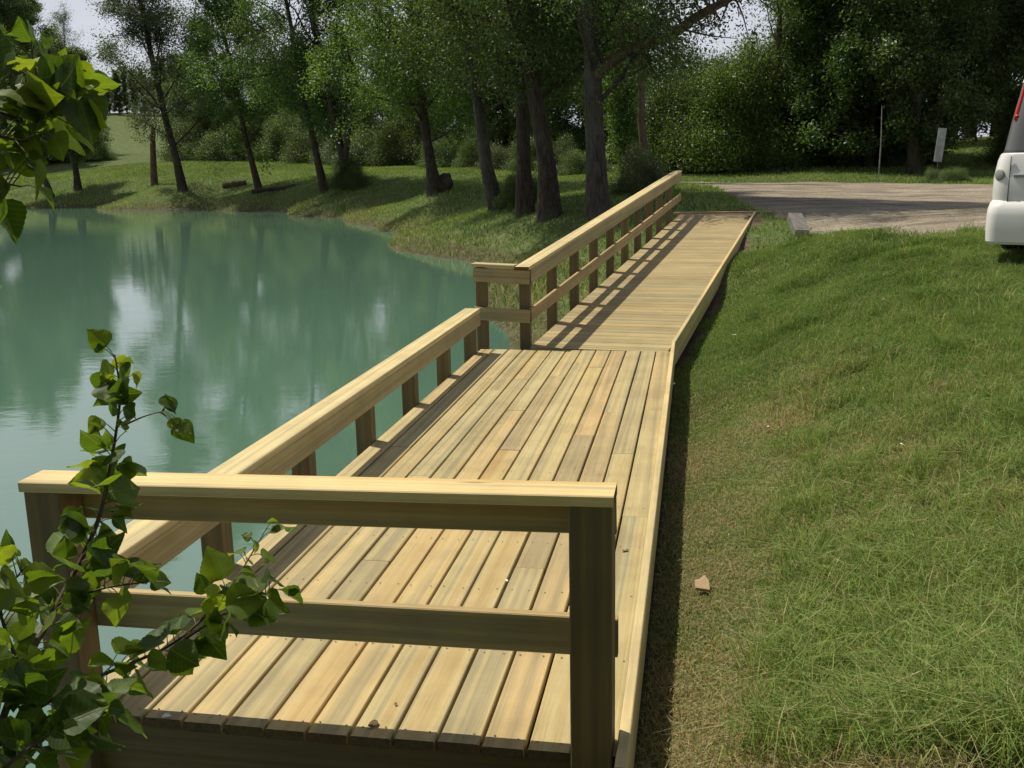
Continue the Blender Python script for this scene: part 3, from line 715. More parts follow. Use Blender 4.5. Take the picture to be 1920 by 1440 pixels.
# rounded thicket by the track
for u, v, y, sc, sz, lm, lab in ((1290, 338, 52, 2.0, 2.75, 'leaf_a', 'tall rounded thicket beyond the track, left part next to the ramp end'),
                                 (1365, 338, 51, 2.25, 2.65, 'leaf_d', 'bright tall rounded thicket straight across the track'),
                                 (1440, 338, 52.5, 1.9, 2.4, 'leaf_a', 'green thicket under the tall airy tree')):
    q = at_y(u, v, y); shrub('thicket', grow_shrub(int(u), 1.9, 1.35, 1900, 55, .046), (q[0], q[1], gz(q[0], q[1])), lab, None, sc, rt.uniform(0, 6), lm, sz, 'thicket')
GS = 'undergrowth bushes at the foot of the wood'
for i, (u, y, sc, lm) in enumerate(((1235, 52.8, .9, 'leaf_c'), (1320, 51.6, .75, 'leaf_c'), (1405, 52.3, .8, 'leaf_a'), (1500, 52.8, .9, 'leaf_a'), (1540, 53.8, 1.1, 'leaf_b'), (1590, 52.3, .9, 'leaf_a'), (1640, 51.8, .9, 'leaf_b'), (1680, 53.8, 1.0, 'leaf_c'),
        (1788, 40.4, .42, 'leaf_b'), (1752, 40.6, .3, 'leaf_b'), (1910, 52.8, 1.2, 'leaf_b'), (700, 84, 2.24, 'leaf_c'), (655, 86, 2.10, 'leaf_c'), (745, 82, 1.82, 'leaf_a'), (600, 90, 2.24, 'leaf_b'), (540, 93, 2.38, 'leaf_b'), (470, 95, 2.38, 'leaf_b'),
        (420, 96, 2.10, 'leaf_b'), (370, 97, 2.24, 'leaf_b'), (890, 72, 1.10, 'leaf_b'), (945, 64, 1.00, 'leaf_c'), (995, 62, 1.10, 'leaf_a'), (1050, 58, .9, 'leaf_a'), (1090, 56, .9, 'leaf_b'), (830, 76, 1.20, 'leaf_b'), (60, 98, 2.24, 'leaf_b'), (176, 99, 1.3, 'leaf_b'), (130, 99, 2.24, 'leaf_b'))):
    q = at_y(u, 300, y); shrub('bush', SH_[i % 3], (q[0], q[1], gz(q[0], q[1])), 'low leafy bush at the foot of the dense wood', GS, sc, rt.uniform(0, 6), lm)
q = hit_ground(1200, 362); shrub('bush', SH_[1], q, 'brownish bush at the foot of the slender brown trunk', None, .62, 1.0, 'leaf_c')
q = hit_ground(978, 385); shrub('bush', SH_[0], q, 'small fresh green bush between the slim grey trunk and the dark trunks', None, .55, 2.0, 'leaf_d')
q = hit_ground(655, 352); shrub('bush', SH_[1], q, 'ivy bush clinging to the foot of the forked tree', None, .8, .4, 'leaf_b')

# unseen poplar, suggested by the hanging branch; crown set overhead to block sky light
tree('tree', grow_tree(61, 13, .22, crown_from=.34, crown_r=5.6, n_limb=30, n2=8, n3=6, leaves=46, leaf=.13, rise=.35, droop=.08), (-1.9, -1.6, gz(-1.9, -1.6)), 'unseen poplar with its crown set above the photographer to block sky light', None, 1, 0, 'bark_grey', 'leaf_a')
for x, y, k, sc, lb in ((4.6, -5.0, 0, .9, 'unseen leafy tree added behind the photographer to block sky light, bank side'), (-4.6, -6.0, 2, .95, 'unseen leafy tree added behind the photographer to block sky light, pond side'), (1.2, -9.0, 1, .9, 'tallest unseen leafy tree added behind the photographer to block sky light')):  # unseen trees added behind the camera to keep sky light off the railing
    tree('tree', PW_[k], (x, y, gz(x, y)), lb, None, sc, x, 'bark', 'leaf_b')
for x, y, sc, sz, lb in ((-2.6, -2.6, 1.7, 1.9, 'dense unseen thicket added behind the near end of the deck to block sky light, pond side'), (.2, -3.0, 1.5, 1.7, 'dense unseen thicket added behind the near end of the deck to block sky light, middle'), (2.8, -2.4, 1.6, 1.6, 'dense unseen thicket added behind the near end of the deck to block sky light, bank side')):  # out of view, added to darken the end railing by blocking low sky
    shrub('thicket', SH_[1], (x, y, gz(x, y)), lb, None, sc, x, 'leaf_b', sz, 'thicket')
# ------------------------------------------------------------------ van
def rounded_loop(hw, y0, y1, rr_, z, n=6):
    pts = []
    for (cx, cyy, a0) in ((hw - rr_, y0 + rr_, -PI / 2), (hw - rr_, y1 - rr_, 0), (-hw + rr_, y1 - rr_, PI / 2), (-hw + rr_, y0 + rr_, PI)):
        for k in range(n + 1):
            th = a0 + (PI / 2) * k / n; pts.append((cx + rr_ * math.cos(th), cyy + rr_ * math.sin(th), z))
    return pts
def loft(name, levels, mat, parent, cap=True):
    V = []; F = []; n = None
    for lv in levels:
        lp = rounded_loop(*lv); n = len(lp); V += lp
    for i in range(len(levels) - 1):
        for k in range(n): F.append((i * n + k, i * n + (k + 1) % n, (i + 1) * n + (k + 1) % n, (i + 1) * n + k))
    if cap: F.append(tuple(reversed(range(n)))); F.append(tuple((len(levels) - 1) * n + k for k in range(n)))
    me = bpy.data.meshes.new(name); me.from_pydata(V, [], F); o = link(name, me, mat, parent)
    for pl in me.polygons: pl.use_smooth = True
    me.set_sharp_from_angle(angle=math.radians(28)); return o
def lathe_x(name, prof, mat, parent, loc, n=28):
    V = []; F = []
    for (x, r) in prof:
        for k in range(n): V.append((x, r * math.cos(2 * PI * k / n), r * math.sin(2 * PI * k / n)))
    for i in range(len(prof) - 1):
        for k in range(n): F.append((i * n + k, i * n + (k + 1) % n, (i + 1) * n + (k + 1) % n, (i + 1) * n + k))
    me = bpy.data.meshes.new(name); me.from_pydata(V, [], F); o = link(name, me, mat, parent); o.location = loc
    for pl in me.polygons: pl.use_smooth = True
    return o
def bevel_box(name, size, mat, parent, loc, bev=.01, rot=(0, 0, 0)):
    import bmesh
    bm = bmesh.new(); bmesh.ops.create_cube(bm, size=1.0)
    for v in bm.verts: v.co = Vector((v.co.x * size[0], v.co.y * size[1], v.co.z * size[2]))
    bmesh.ops.bevel(bm, geom=bm.edges[:], offset=bev, segments=3, affect='EDGES', profile=.6)
    me = bpy.data.meshes.new(name); bm.to_mesh(me); bm.free(); o = link(name, me, mat, parent); o.location = loc; o.rotation_euler = rot
    return o
paint = simple('white_van_paint', (.74, .74, .72), .22, .5, var=.03, vscale=3)
glass = simple('tinted_window_glass', (.13, .13, .135), .18, .5)
tyre = simple('tyre_rubber', (.02, .02, .02), .85, .2); rimm = simple('alloy_rim', (.5, .5, .5), .35, .5, .8)
red = simple('red_lamp_plastic', (.62, .035, .015), .25, .5); dark = simple('dark_plastic', (.035, .035, .038), .5); grey_p = simple('grey_plastic', (.28, .28, .28), .4)
corner = at_y(1858, 362, 11.9); HEAD = math.radians(-27)       # heading of the van, clockwise from the deck's length
van = empty('parked_van', (0, 0, 0), HEAD)
fw = Vector((-math.sin(HEAD), math.cos(HEAD), 0)); rt_ = Vector((fw.y, -fw.x, 0))
base = Vector((corner[0], corner[1], 0)) + rt_ * .90 + fw * .05
van.location = (base.x, base.y, .885)
tag(van, 'white parked van seen from behind with grey tinted rear window', 'van')
loft('body', [(.86, .06, 4.45, .18, .22), (.90, .02, 4.55, .18, .40), (.93, .00, 4.58, .17, .60), (.928, .004, 4.5, .17, .80), (.905, .03, 4.35, .17, .98), (.885, .05, 4.0, .17, 1.045), (.870, .075, 3.6, .17, 1.06)], paint, van)
loft('window_seal', [(.868, .077, 3.56, .17, 1.058), (.862, .084, 3.5, .17, 1.085)], dark, van)
loft('window_band', [(.860, .085, 3.5, .17, 1.083), (.82, .13, 3.2, .17, 1.38), (.752, .215, 2.8, .17, 1.80)], glass, van)
loft('roof', [(.758, .205, 2.8, .17, 1.797), (.75, .215, 2.78, .17, 1.83), (.72, .25, 2.72, .18, 1.88), (.65, .33, 2.6, .2, 1.915), (.4, .6, 2.3, .3, 1.93)], paint, van)
loft('bumper', [(.925, -.05, .5, .13, .09), (.943, -.07, .52, .13, .12), (.948, -.075, .55, .13, .25), (.950, -.075, .55, .14, .40), (.947, -.066, .52, .15, .47), (.938, -.03, .5, .16, .53), (.925, .012, .45, .16, .56)], paint, van)
for sx in (-1, 1): bevel_box('tailgate_seam', (.007, .012, .50), dark, van, (sx * .74, .008, .775), .002, (-.05, 0, 0))
bevel_box('wiper', (.5, .02, .02), dark, van, (-.05, .085, 1.14), .006, (0, .12, 0))
for sx in (-1, 1):
    V = []; F = []
    def edge(z):                                    # rear corner of the window band at a height
        f = (z - 1.083) / .6; return .855 - .095 * f, .092 + .115 * f
    path = []
    for z in (1.44, 1.51, 1.58, 1.65, 1.71, 1.76, 1.815):
        hw_, yy = edge(z); path.append((sx * (hw_ - .040), yy + .030, z))
    tube(path, [.020, .022, .017, .015, .016, .019, .010], 8, V, F)
    hw_, yy = edge(1.44); c0 = np.array((sx * (hw_ - .055), yy + .012, 1.425))
    tube([c0 + .026 * np.array((math.cos(a_), 0, math.sin(a_))) for a_ in np.linspace(0, 2 * PI, 15)], [.011] * 15, 6, V, F)
    link('tail_light', indexed_mesh('tail_light', np.array(V), np.array(F), True), red, van)
lathe_x('reflector', [(0, .001), (0, .055), (.012, .062), (.02, .05), (.02, .001)], grey_p, van, (-.838, .037, .83)).rotation_euler = (0, 0, PI * 1.333)
bevel_box('handle', (.20, .03, .035), grey_p, van, (-.60, -.004, .82), .012)
bevel_box('plate_recess', (1.08, .02, .15), dark, van, (0, .0, .645), .012)
for sx in (-1, 1):
    for yy in (.85, 3.6):
        w_ = empty('wheel', (sx * .80, yy, .285), 0, van)
        lathe_x('tyre', [(-.10, .2), (-.11, .31), (-.08, .335), (.08, .335), (.11, .31), (.10, .2)], tyre, w_, (0, 0, 0))
        lathe_x('rim', [(sx * .09, .20), (sx * .06, .16), (sx * .085, .06), (sx * .09, .001)], rimm, w_, (0, 0, 0))

# ------------------------------------------------------------------ small things
# marker board and pole at the wood's edge
q = at_y(1760, 300, 41.0); z0 = gz(q[0], q[1])
mb = empty('marker_board', (q[0], q[1], z0), .15); tag(mb, 'narrow tilted grey white board standing against the dark trees beyond the track', 'board')
zc = at_y(1760, 272, 41.0)[2] - z0
bevel_box('panel', (.30, .03, 1.22), simple('faded_white_board', (.36, .385, .38), .8, .2, var=.3, vscale=6), mb, (0, -.05, zc), .008, (0, .09, 0))
bevel_box('post', (.07, .07, zc + .3), M['bark'], mb, (0, .0, (zc + .3) / 2 - .2), .006)
q = at_y(1649, 300, 44.2); z0 = gz(q[0], q[1]); hp = at_y(1649, 198, 44.2)[2] - z0
V = []; F = []; tube([(0, 0, -.2), (.02, 0, hp * .5), (-.02, 0, hp)], [.026, .022, .016], 8, V, F)
o = link('pole', indexed_mesh('pole', np.array(V), np.array(F), True), M['bark_pale']); o.location = (q[0], q[1], z0); tag(o, 'thin pale pole standing upright in the undergrowth beyond the track', 'pole')

def log(name, u, v, length, r, rot, label, cat, mat, tilt=0.0, lift=.0):
    p_ = hit_ground(u, v); rng = np.random.default_rng(int(u)); V = []; F = []
    n = 9; path = [((i / (n - 1) - .5) * length, rng.normal() * r * .15, rng.normal() * r * .12) for i in range(n)]
    rad = [r * (1 + rng.normal() * .1) for i in range(n)]; tube(path, rad, 10, V, F)
    me = indexed_mesh(name, np.array(V), np.array(F), True)
    import bmesh
    bm = bmesh.new(); bm.from_mesh(me); bmesh.ops.holes_fill(bm, edges=[e for e in bm.edges if e.is_boundary], sides=0); bm.to_mesh(me); bm.free()
    o = link(name, me, mat); o.location = (p_[0], p_[1], p_[2] + lift); o.rotation_euler = (0, tilt, rot); tag(o, label, cat); return o
log('log', 522, 358, 3.2, .13, .35, 'long dark log lying on the far bank right of the white scarred tree', 'log', M['bark'], -.1, .15)
log('log', 440, 350, 1.6, .18, .5, 'short dark log with a pale end, left of the white scarred tree', 'log', M['bark_brown'], -.12, .15)
log('stump', 829, 358, 1.0, .34, .9, 'sawn mossy stump beside the bright green tree', 'stump', M['bark'], -.5, .25)
# weathered timber offcut by the ramp end
p_ = hit_ground(1494, 450)
ob = bevel_box('timber_offcut', (.24, .62, .13), M['old_wood'], None, (p_[0] + .02, p_[1] + .10, p_[2] + .25), .012, (.42, .06, .16)); bevel_box('pale_end', (.236, .014, .126), simple('pale_broken_end', (.42, .40, .33), .9, .2, var=.4, vscale=30), ob, (0, -.312, 0), .005); tag(ob, 'weathered grey timber offcut lying in the grass near the track', 'timber')

# grass, straw, litter, plants
def blades(rng, x, y, z, h, w, bend, col):
    """curved grass blades, two quads each (tapering)"""
    n = len(x); az = rng.uniform(0, 2 * PI, n); d = np.stack([np.cos(az), np.sin(az), np.zeros(n)], 1)
    sdv = np.stack([-np.sin(az), np.cos(az), np.zeros(n)], 1)
    # turn blade width to a random direction
    tw = rng.uniform(0, 2 * PI, n); wd = np.stack([np.cos(tw), np.sin(tw), np.zeros(n)], 1)
    p0 = np.stack([x, y, z], 1); up = np.array([0, 0, 1.0])
    p1 = p0 + up * (h * .55)[:, None] + d * (h * bend * .28)[:, None]
    p2 = p0 + up * (h * (1 - .35 * bend))[:, None] + d * (h * bend * .85)[:, None]
    w0 = wd * (w * .5)[:, None]; w1 = wd * (w * .38)[:, None]; w2 = wd * (w * .06)[:, None]
    V = np.stack([p0 - w0, p0 + w0, p1 + w1, p1 - w1, p1 - w1, p1 + w1, p2 + w2, p2 - w2], 1)
    A = np.repeat(col[:, None, :], 8, 1)
    return V.reshape(-1, 3), A.reshape(-1, 3)
rg = np.random.default_rng(77)
def in_ramp(x, y):
    sx = x - RA.x; sy = y - RA.y; s_ = sx * rdh.x + sy * rdh.y; lt = sx * rdh.y - sy * rdh.x
    return ((s_ > -.3) & (s_ < LEN + .15) & (lt > -1.6) & (lt < .05)) | ((x > -2.4) & (x < -.17) & (y > 2.95) & (y < 10.8))
# near turf
N = 520000
v_ = rg.random(N) ** 1.25; ys = 2.2 + v_ * 15; xs = -.25 + rg.random(N) * (.6 + ys * .44 + .3)
keep = (~in_ramp(xs, ys)) & (rg.random(N) > road_mask(xs, ys) * 1.25) & (rg.random(N) > dirt_mask(xs, ys) * 1.1)
xs = xs[keep]; ys = ys[keep]; zs = ground(xs, ys)
lng = smooth01((xs - .9 - vnoise(xs, ys, 1.1, 31) * .8) / 1.6) * (.35 + .65 * vnoise(xs, ys, .7, 32)) * smooth01((11.5 - ys) / 4)
tuft = smooth01((vnoise(xs, ys, .42, 33) - .66) / .2) * smooth01((xs - .3) / .5)
dry = np.clip(dry_mask(xs, ys) * smooth01((1.9 + vnoise(xs, ys, 1.5, 35) - xs) / 1.0) * smooth01((9 - ys) / 4), 0, 1)
nb = len(xs)
worn = smooth01((1.3 + .9 * vnoise(xs, ys, .8, 51) - xs) / 1.2) * smooth01((11 - ys) / 4)
h = (.028 + .022 * rg.random(nb)) * (1 - .35 * worn) * (1 + 2.3 * lng + 1.6 * tuft) * (1 + .012 * ys) * np.where(rg.random(nb) < .035, 2.2, 1.0)
w = (.0027 + .0014 * rg.random(nb)) * (1 + .10 * ys)
bend = rg.uniform(.3, 1.3, nb)
isdry = rg.random(nb) < dry * .40 + .72 * smooth01((1.55 + 1.2 * vnoise(xs, ys, .8, 51) - xs) / 1.3) * smooth01((11 - ys) / 4) * smooth01(vnoise(xs, ys, .55, 52) * 1.6 + .05) + .07
col = np.stack([np.clip(rg.random(nb) * .8 + .1, 0, 1), np.clip(vnoise(xs, ys, .6, 36) * .7 + .25 * lng, 0, 1), np.where(isdry, 1.0, 0.0)], 1)
GV, GA = blades(rg, xs, ys, zs - .005, h, w, bend, col)
t = NT('turf_blades'); a = t.attr('lf')
c = t.ramp(t.math('ADD', t.math('MULTIPLY', a[0], .45), t.math('MULTIPLY', a[1], .55)), [(.15, (.105, .170, .048)), (.5, (.195, .285, .082)), (.85, (.315, .385, .135))])
c = t.mix(a[2], c, t.ramp(a[0], [(.1, (.29, .235, .12)), (.9, (.56, .47, .28))]))
d_ = t.n('ShaderNodeBsdfDiffuse'); t.l(c, d_.inputs[0]); tr_ = t.n('ShaderNodeBsdfTranslucent'); t.l(t.mix(1.0, c, (1.2, 1.25, .7), 'MULTIPLY'), tr_.inputs[0])
ms = t.n('ShaderNodeMixShader', i_0=.35); t.l(d_.outputs[0], ms.inputs[1]); t.l(tr_.outputs[0], ms.inputs[2]); t.l(ms.outputs[0], t.out.inputs['Surface'])
M['turf'] = t.m
tag(link('turf_grass', fast_mesh('turf_grass', GV, 4, True, {'lf': GA}), M['turf']), 'short mown turf with dry patches on the bank beside the deck', 'grass', kind='stuff')
# lawn and bank grass across the water and beside the ramp
N = 380000
ang = rg.uniform(-.78, .30, N); dist = 12 + 95 * rg.random(N) ** .8
xs = np.sin(ang) * dist; ys = np.cos(ang) * dist
zs = ground(xs, ys)
keep = (zs > WATER + .02) & (~in_ramp(xs, ys)) & (rg.random(N) > road_mask(xs, ys) * 1.2) & ((xs < -.3) | (ys > 17)) & (rg.random(N) > dirt_mask(xs, ys))
xs = xs[keep]; ys = ys[keep]; zs = zs[keep]; nb = len(xs); dist = np.hypot(xs, ys)
bk = smooth01((.85 - (zs - WATER)) / .5) * (xs < -1)
h = (.07 + .05 * rg.random(nb)) * (1 + dist * .008) * (1 + 1.1 * bk * vnoise(xs, ys, 2.0, 41)); w = (.010 + .006 * rg.random(nb)) * (1 + dist * .024)
isdry = rg.random(nb) < .03 + .22 * bk
col = np.stack([rg.random(nb), vnoise(xs, ys, 3.0, 42) * .8 + .1, isdry * 1.0], 1)
GV, GA = blades(rg, xs, ys, zs - .01, h, w, rg.uniform(.3, 1.2, nb), col)
tag(link('lawn_grass', fast_mesh('lawn_grass', GV, 4, True, {'lf': GA}), M['turf']), 'grass of the far lawn and the drier bank around the pond', 'grass', kind='stuff')
# long tufts and stray stalks near the right edge
tv = []; ta = []
def tuft_at(cx, cy_, n, hh, sp, dryf=.1):
    x = cx + rg.normal(size=n) * sp; y = cy_ + rg.normal(size=n) * sp; z = ground(x, y)
    hs = hh * rg.uniform(.5, 1.15, n)
    col = np.stack([rg.random(n), np.full(n, .6) + rg.random(n) * .3, (rg.random(n) < dryf) * 1.0], 1)
    v_, a_ = blades(rg, x, y, z, hs, np.full(n, .0045) * rg.uniform(.7, 1.3, n), rg.uniform(.4, 1.5, n), col); tv.append(v_); ta.append(a_)
for u, v, n, hh, sp in ((1800, 1390, 260, .30, .07), (1880, 1330, 220, .30, .09), (1700, 1400, 120, .22, .07), (1900, 900, 200, .26, .12), (1850, 830, 160, .2, .12), (1800, 1000, 160, .2, .12), (1610, 890, 170, .15, .06), (1640, 860, 90, .13, .08), (1700, 1000, 140, .15, .12),
                        (1890, 1080, 200, .22, .12), (1900, 1180, 200, .22, .12), (1480, 600, 120, .16, .16), (1700, 690, 160, .16, .2), (1840, 640, 200, .18, .25), (1560, 820, 120, .14, .1), (1750, 1250, 120, .16, .08), (1550, 1230, 60, .1, .06), (1640, 1290, 60, .12, .05), (1905, 1420, 260, .34, .08)):
    p_ = hit_ground(u, v, 30); tuft_at(p_[0], p_[1], n, hh, sp)
for i in range(900):
    u = rg.uniform(1400, 1990); v = 470 + 960 * rg.random() ** .8
    if (u - 1330) / 600 + (v - 500) / 2600 < .28 + .25 * rg.random(): continue
    p_ = hit_ground(u, v, 30); tuft_at(p_[0], p_[1], int(rg.integers(14, 40)), rg.uniform(.10, .30), rg.uniform(.02, .07), .14)
tag(link('long_grass', fast_mesh('long_grass', np.concatenate(tv), 4, True, {'lf': np.concatenate(ta)}), M['turf']), 'long loose grass tufts on the right of the bank', 'grass', kind='stuff')
# small round leaved weeds in patches
N = 60000
xs = .1 + rg.random(N) * 6; ys = 2.4 + rg.random(N) * 9; k_ = (vnoise(xs, ys, .5, 61) > .70) & (~in_ramp(xs, ys)) & (xs < .6 + ys * .45); xs = xs[k_]; ys = ys[k_]
lv_, la_ = leaf_cards(rg, np.stack([xs, ys, ground(xs, ys) + .012 + .035 * rg.random(len(xs))], 1), rg.random(len(xs)), .016, 1.6, .85)
tag(link('clover_patches', fast_mesh('clover_patches', lv_, 4, False, {'lf': la_}), M['turf']), 'small round leaved weeds growing in patches in the turf', 'weeds', kind='stuff')
# dry cut stalks scattered over the turf
def stalks(n, name, label):
    V = []; F = []; A = []
    for i in range(n):
        u = rg.uniform(1290, 1915) if rg.random() < .8 else rg.uniform(1330, 1700); v = 560 + 870 * rg.random() ** .7
        p_ = at_z(u, v, .2 if u > 1500 else -.05); az = rg.uniform(0, 2 * PI); ln = rg.uniform(.04, .30); cv = rg.normal() * .4
        path = []
        for k in range(5):
            f = k / 4 - .5; x = p_[0] + math.cos(az + cv * f) * f * ln; y = p_[1] + math.sin(az + cv * f) * f * ln
            path.append((x, y))
        z = ground([q_[0] for q_ in path], [q_[1] for q_ in path]) + .035 + rg.random() * .03
        if min(q_[0] for q_ in path) < -.1: continue
        tube([(a_[0], a_[1], zz + rg.normal() * .006) for a_, zz in zip(path, z)], [.0009, .0014, .0013, .0010, .0005], 4, V, F)
    tag(link(name, indexed_mesh(name, np.array(V), np.array(F), True), M['straw']), label, 'straw', kind='stuff')
stalks(380, 'dry_straw', 'dry cut grass stalks scattered over the turf')

# litter
chip = simple('fresh_cut_chip', (.46, .33, .19), .8, .2, var=.2, vscale=40)
p_ = hit_ground(1315, 1112, 20)
import bmesh
bm = bmesh.new(); vs_ = [bm.verts.new(c_) for c_ in ((-.034, -.045, 0), (.036, -.05, 0), (.034, .02, 0), (.015, .055, 0), (-.012, .02, 0), (-.036, .01, 0))]
f_ = bm.faces.new(vs_); ex = bmesh.ops.extrude_face_region(bm, geom=[f_])
for v__ in [e for e in ex['geom'] if isinstance(e, bmesh.types.BMVert)]: v__.co.z += .018
bmesh.ops.recalc_face_normals(bm, faces=bm.faces)
me = bpy.data.meshes.new('wood_chip'); bm.to_mesh(me); bm.free()
o = link('wood_chip', me, chip); o.location = (p_[0], p_[1], p_[2] + .045); o.rotation_euler = (.35, .1, .1); tag(o, 'tan offcut of fresh wood lying in the turf beside the deck', 'wood scrap')
def flake(name, p_, size, mat, label, cat, group, seed, lift=.004):
    rng = np.random.default_rng(seed); n = 9; V = [(0, 0, size * .15)]; F = []
    for k in range(n):
        r_ = size * rng.uniform(.5, 1.0); V.append((r_ * math.cos(2 * PI * k / n), r_ * .6 * math.sin(2 * PI * k / n), size * rng.uniform(0, .3)))
    for k in range(n): F.append((0, 1 + k, 1 + (k + 1) % n))
    me = bpy.data.meshes.new(name); me.from_pydata(V, [], F); o = link(name, me, mat); o.location = (p_[0], p_[1], p_[2] + lift); o.rotation_euler = (0, 0, rng.uniform(0, 6)); tag(o, label, cat, group)
dryleaf = simple('dry_leaf_brown', (.13, .085, .04), .8, .2, var=.3, vscale=60); white = simple('white_petal', (.8, .8, .78), .7, .2)
for i, (u, v, s_, mt, lb) in enumerate(((700, 1360, .030, dryleaf, 'curled brown leaf at the front end of the deck boards'), (1172, 1034, .022, dryleaf, 'small brown leaf on the board beside the deck curb'),
                                       (312, 1345, .022, white, 'white flake on the front left corner of the deck'), (950, 1090, .016, white, 'tiny white flake on the deck between the end rails'), (742, 1322, .012, dryleaf, 'tiny brown bud on the deck near the curled leaf'))):
    flake('leaf_scrap', at_z(u, v, 0.0), s_, mt, lb, 'leaf scrap', 'scraps on the deck', 100 + i)
for i, (u, v, s_) in enumerate(((1377, 636, .03), (1690, 848, .022), (1826, 1075, .02), (1703, 1065, .012), (1655, 400 + 170, .02), (1440, 812, .012), (1550, 1000, .012))):
    p_ = hit_ground(u, v, 30); flake('flower', p_, s_, white, ('single white flower in the turf near the start of the ramp', 'white flower in the middle of the turf', 'white flower at the right in the long grass', 'tiny white flower left of the long tufts', 'white fleck far up the bank', 'tiny white flower near the deck shade', 'tiny white flower amid dry turf')[i], 'flower', 'white flowers in the turf', 200 + i, .05)
# ------------------------------------------------------------------ poplar leaves close to the camera
def poplar_leaf(L_, rng, cup=.15, bendv=.3):
    """one broad toothed poplar leaf in local axes: petiole at origin, tip at +x; returns verts (n x 3), quads"""
    nu, nv = 19, 9; V = []; F = []
    ph = rng.uniform(0, 6); tw = rng.normal() * .25; ruff = rng.uniform(.01, .04)
    for i in range(nu):
        f = i / (nu - 1); x = L_ * f
        hw = L_ * .53 * max(0.0, math.sin(PI * f ** .56)) ** .82 * (1 - .42 * f ** 2.2)
        hw *= 1 + (.030 if i % 2 else -.030)
        back = L_ * .11 * max(0, 1 - f * 3.2)
        for j in range(nv):
            g = (j / (nv - 1)) * 2 - 1
            y = g * hw; xx = x - back * abs(g) ** 1.6
            z = cup * abs(y) - bendv * L_ * f * f * .5 + ruff * L_ * math.sin(g * 4 + f * 11 + ph) * abs(g) + tw * y * f
            V.append((xx, y, z))
    for i in range(nu - 1):
        for j in range(nv - 1): a_ = i * nv + j; F.append((a_, a_ + nv, a_ + nv + 1, a_ + 1))
    return np.array(V), F
t = NT('poplar_leaf'); a = t.attr('lf'); geo = t.n('ShaderNodeNewGeometry')
c = t.ramp(a[0], [(.0, (.040, .080, .018)), (.4, (.070, .120, .022)), (.75, (.105, .165, .026)), (1.0, (.17, .22, .035))])
vein = t.math('ABSOLUTE', a[1]); rib = t.ramp(vein, [(.0, 1.0), (.035, 0.0)])
sw = t.n('ShaderNodeTexWave', wave_type='BANDS', bands_direction='X'); sw.inputs['Scale'].default_value = 2.2; sw.inputs['Distortion'].default_value = 0.0
vx = t.vec(t.math('SUBTRACT', a[2], t.math('MULTIPLY', vein, .55)), 0.0, 0.0); t.l(vx, sw.inputs['Vector'])
side = t.ramp(sw.outputs['Fac'], [(.93, 0.0), (1.0, .45)])
vm = t.math('MAXIMUM', rib, side)
c = t.mix(t.math('MULTIPLY', vm, .5), c, (.20, .27, .08))
c = t.mix(1.0, c, t.ramp(t.noise(geo.outputs['Position'], 30.0, 3), [(.3, .8), (.7, 1.15)]), 'MULTIPLY')
d_ = t.n('ShaderNodeBsdfPrincipled', i_Roughness=.48); t.l(c, d_.inputs['Base Color']); d_.inputs['Specular IOR Level'].default_value = .35
t.l(t.bump(vm, .3, .002), d_.inputs['Normal'])
tr_ = t.n('ShaderNodeBsdfTranslucent'); t.l(t.mix(1.0, c, (1.75, 1.7, .40), 'MULTIPLY'), tr_.inputs[0])
ms = t.n('ShaderNodeMixShader', i_0=.55); t.l(d_.outputs[0], ms.inputs[1]); t.l(tr_.outputs[0], ms.inputs[2]); t.l(ms.outputs[0], t.out.inputs['Surface'])
M['poplar'] = t.m
twig_m = simple('twig_bark', (.085, .060, .040), .8, .3, var=.3, vscale=40)
green_twig = simple('leaf_stalk', (.16, .19, .06), .6, .4)

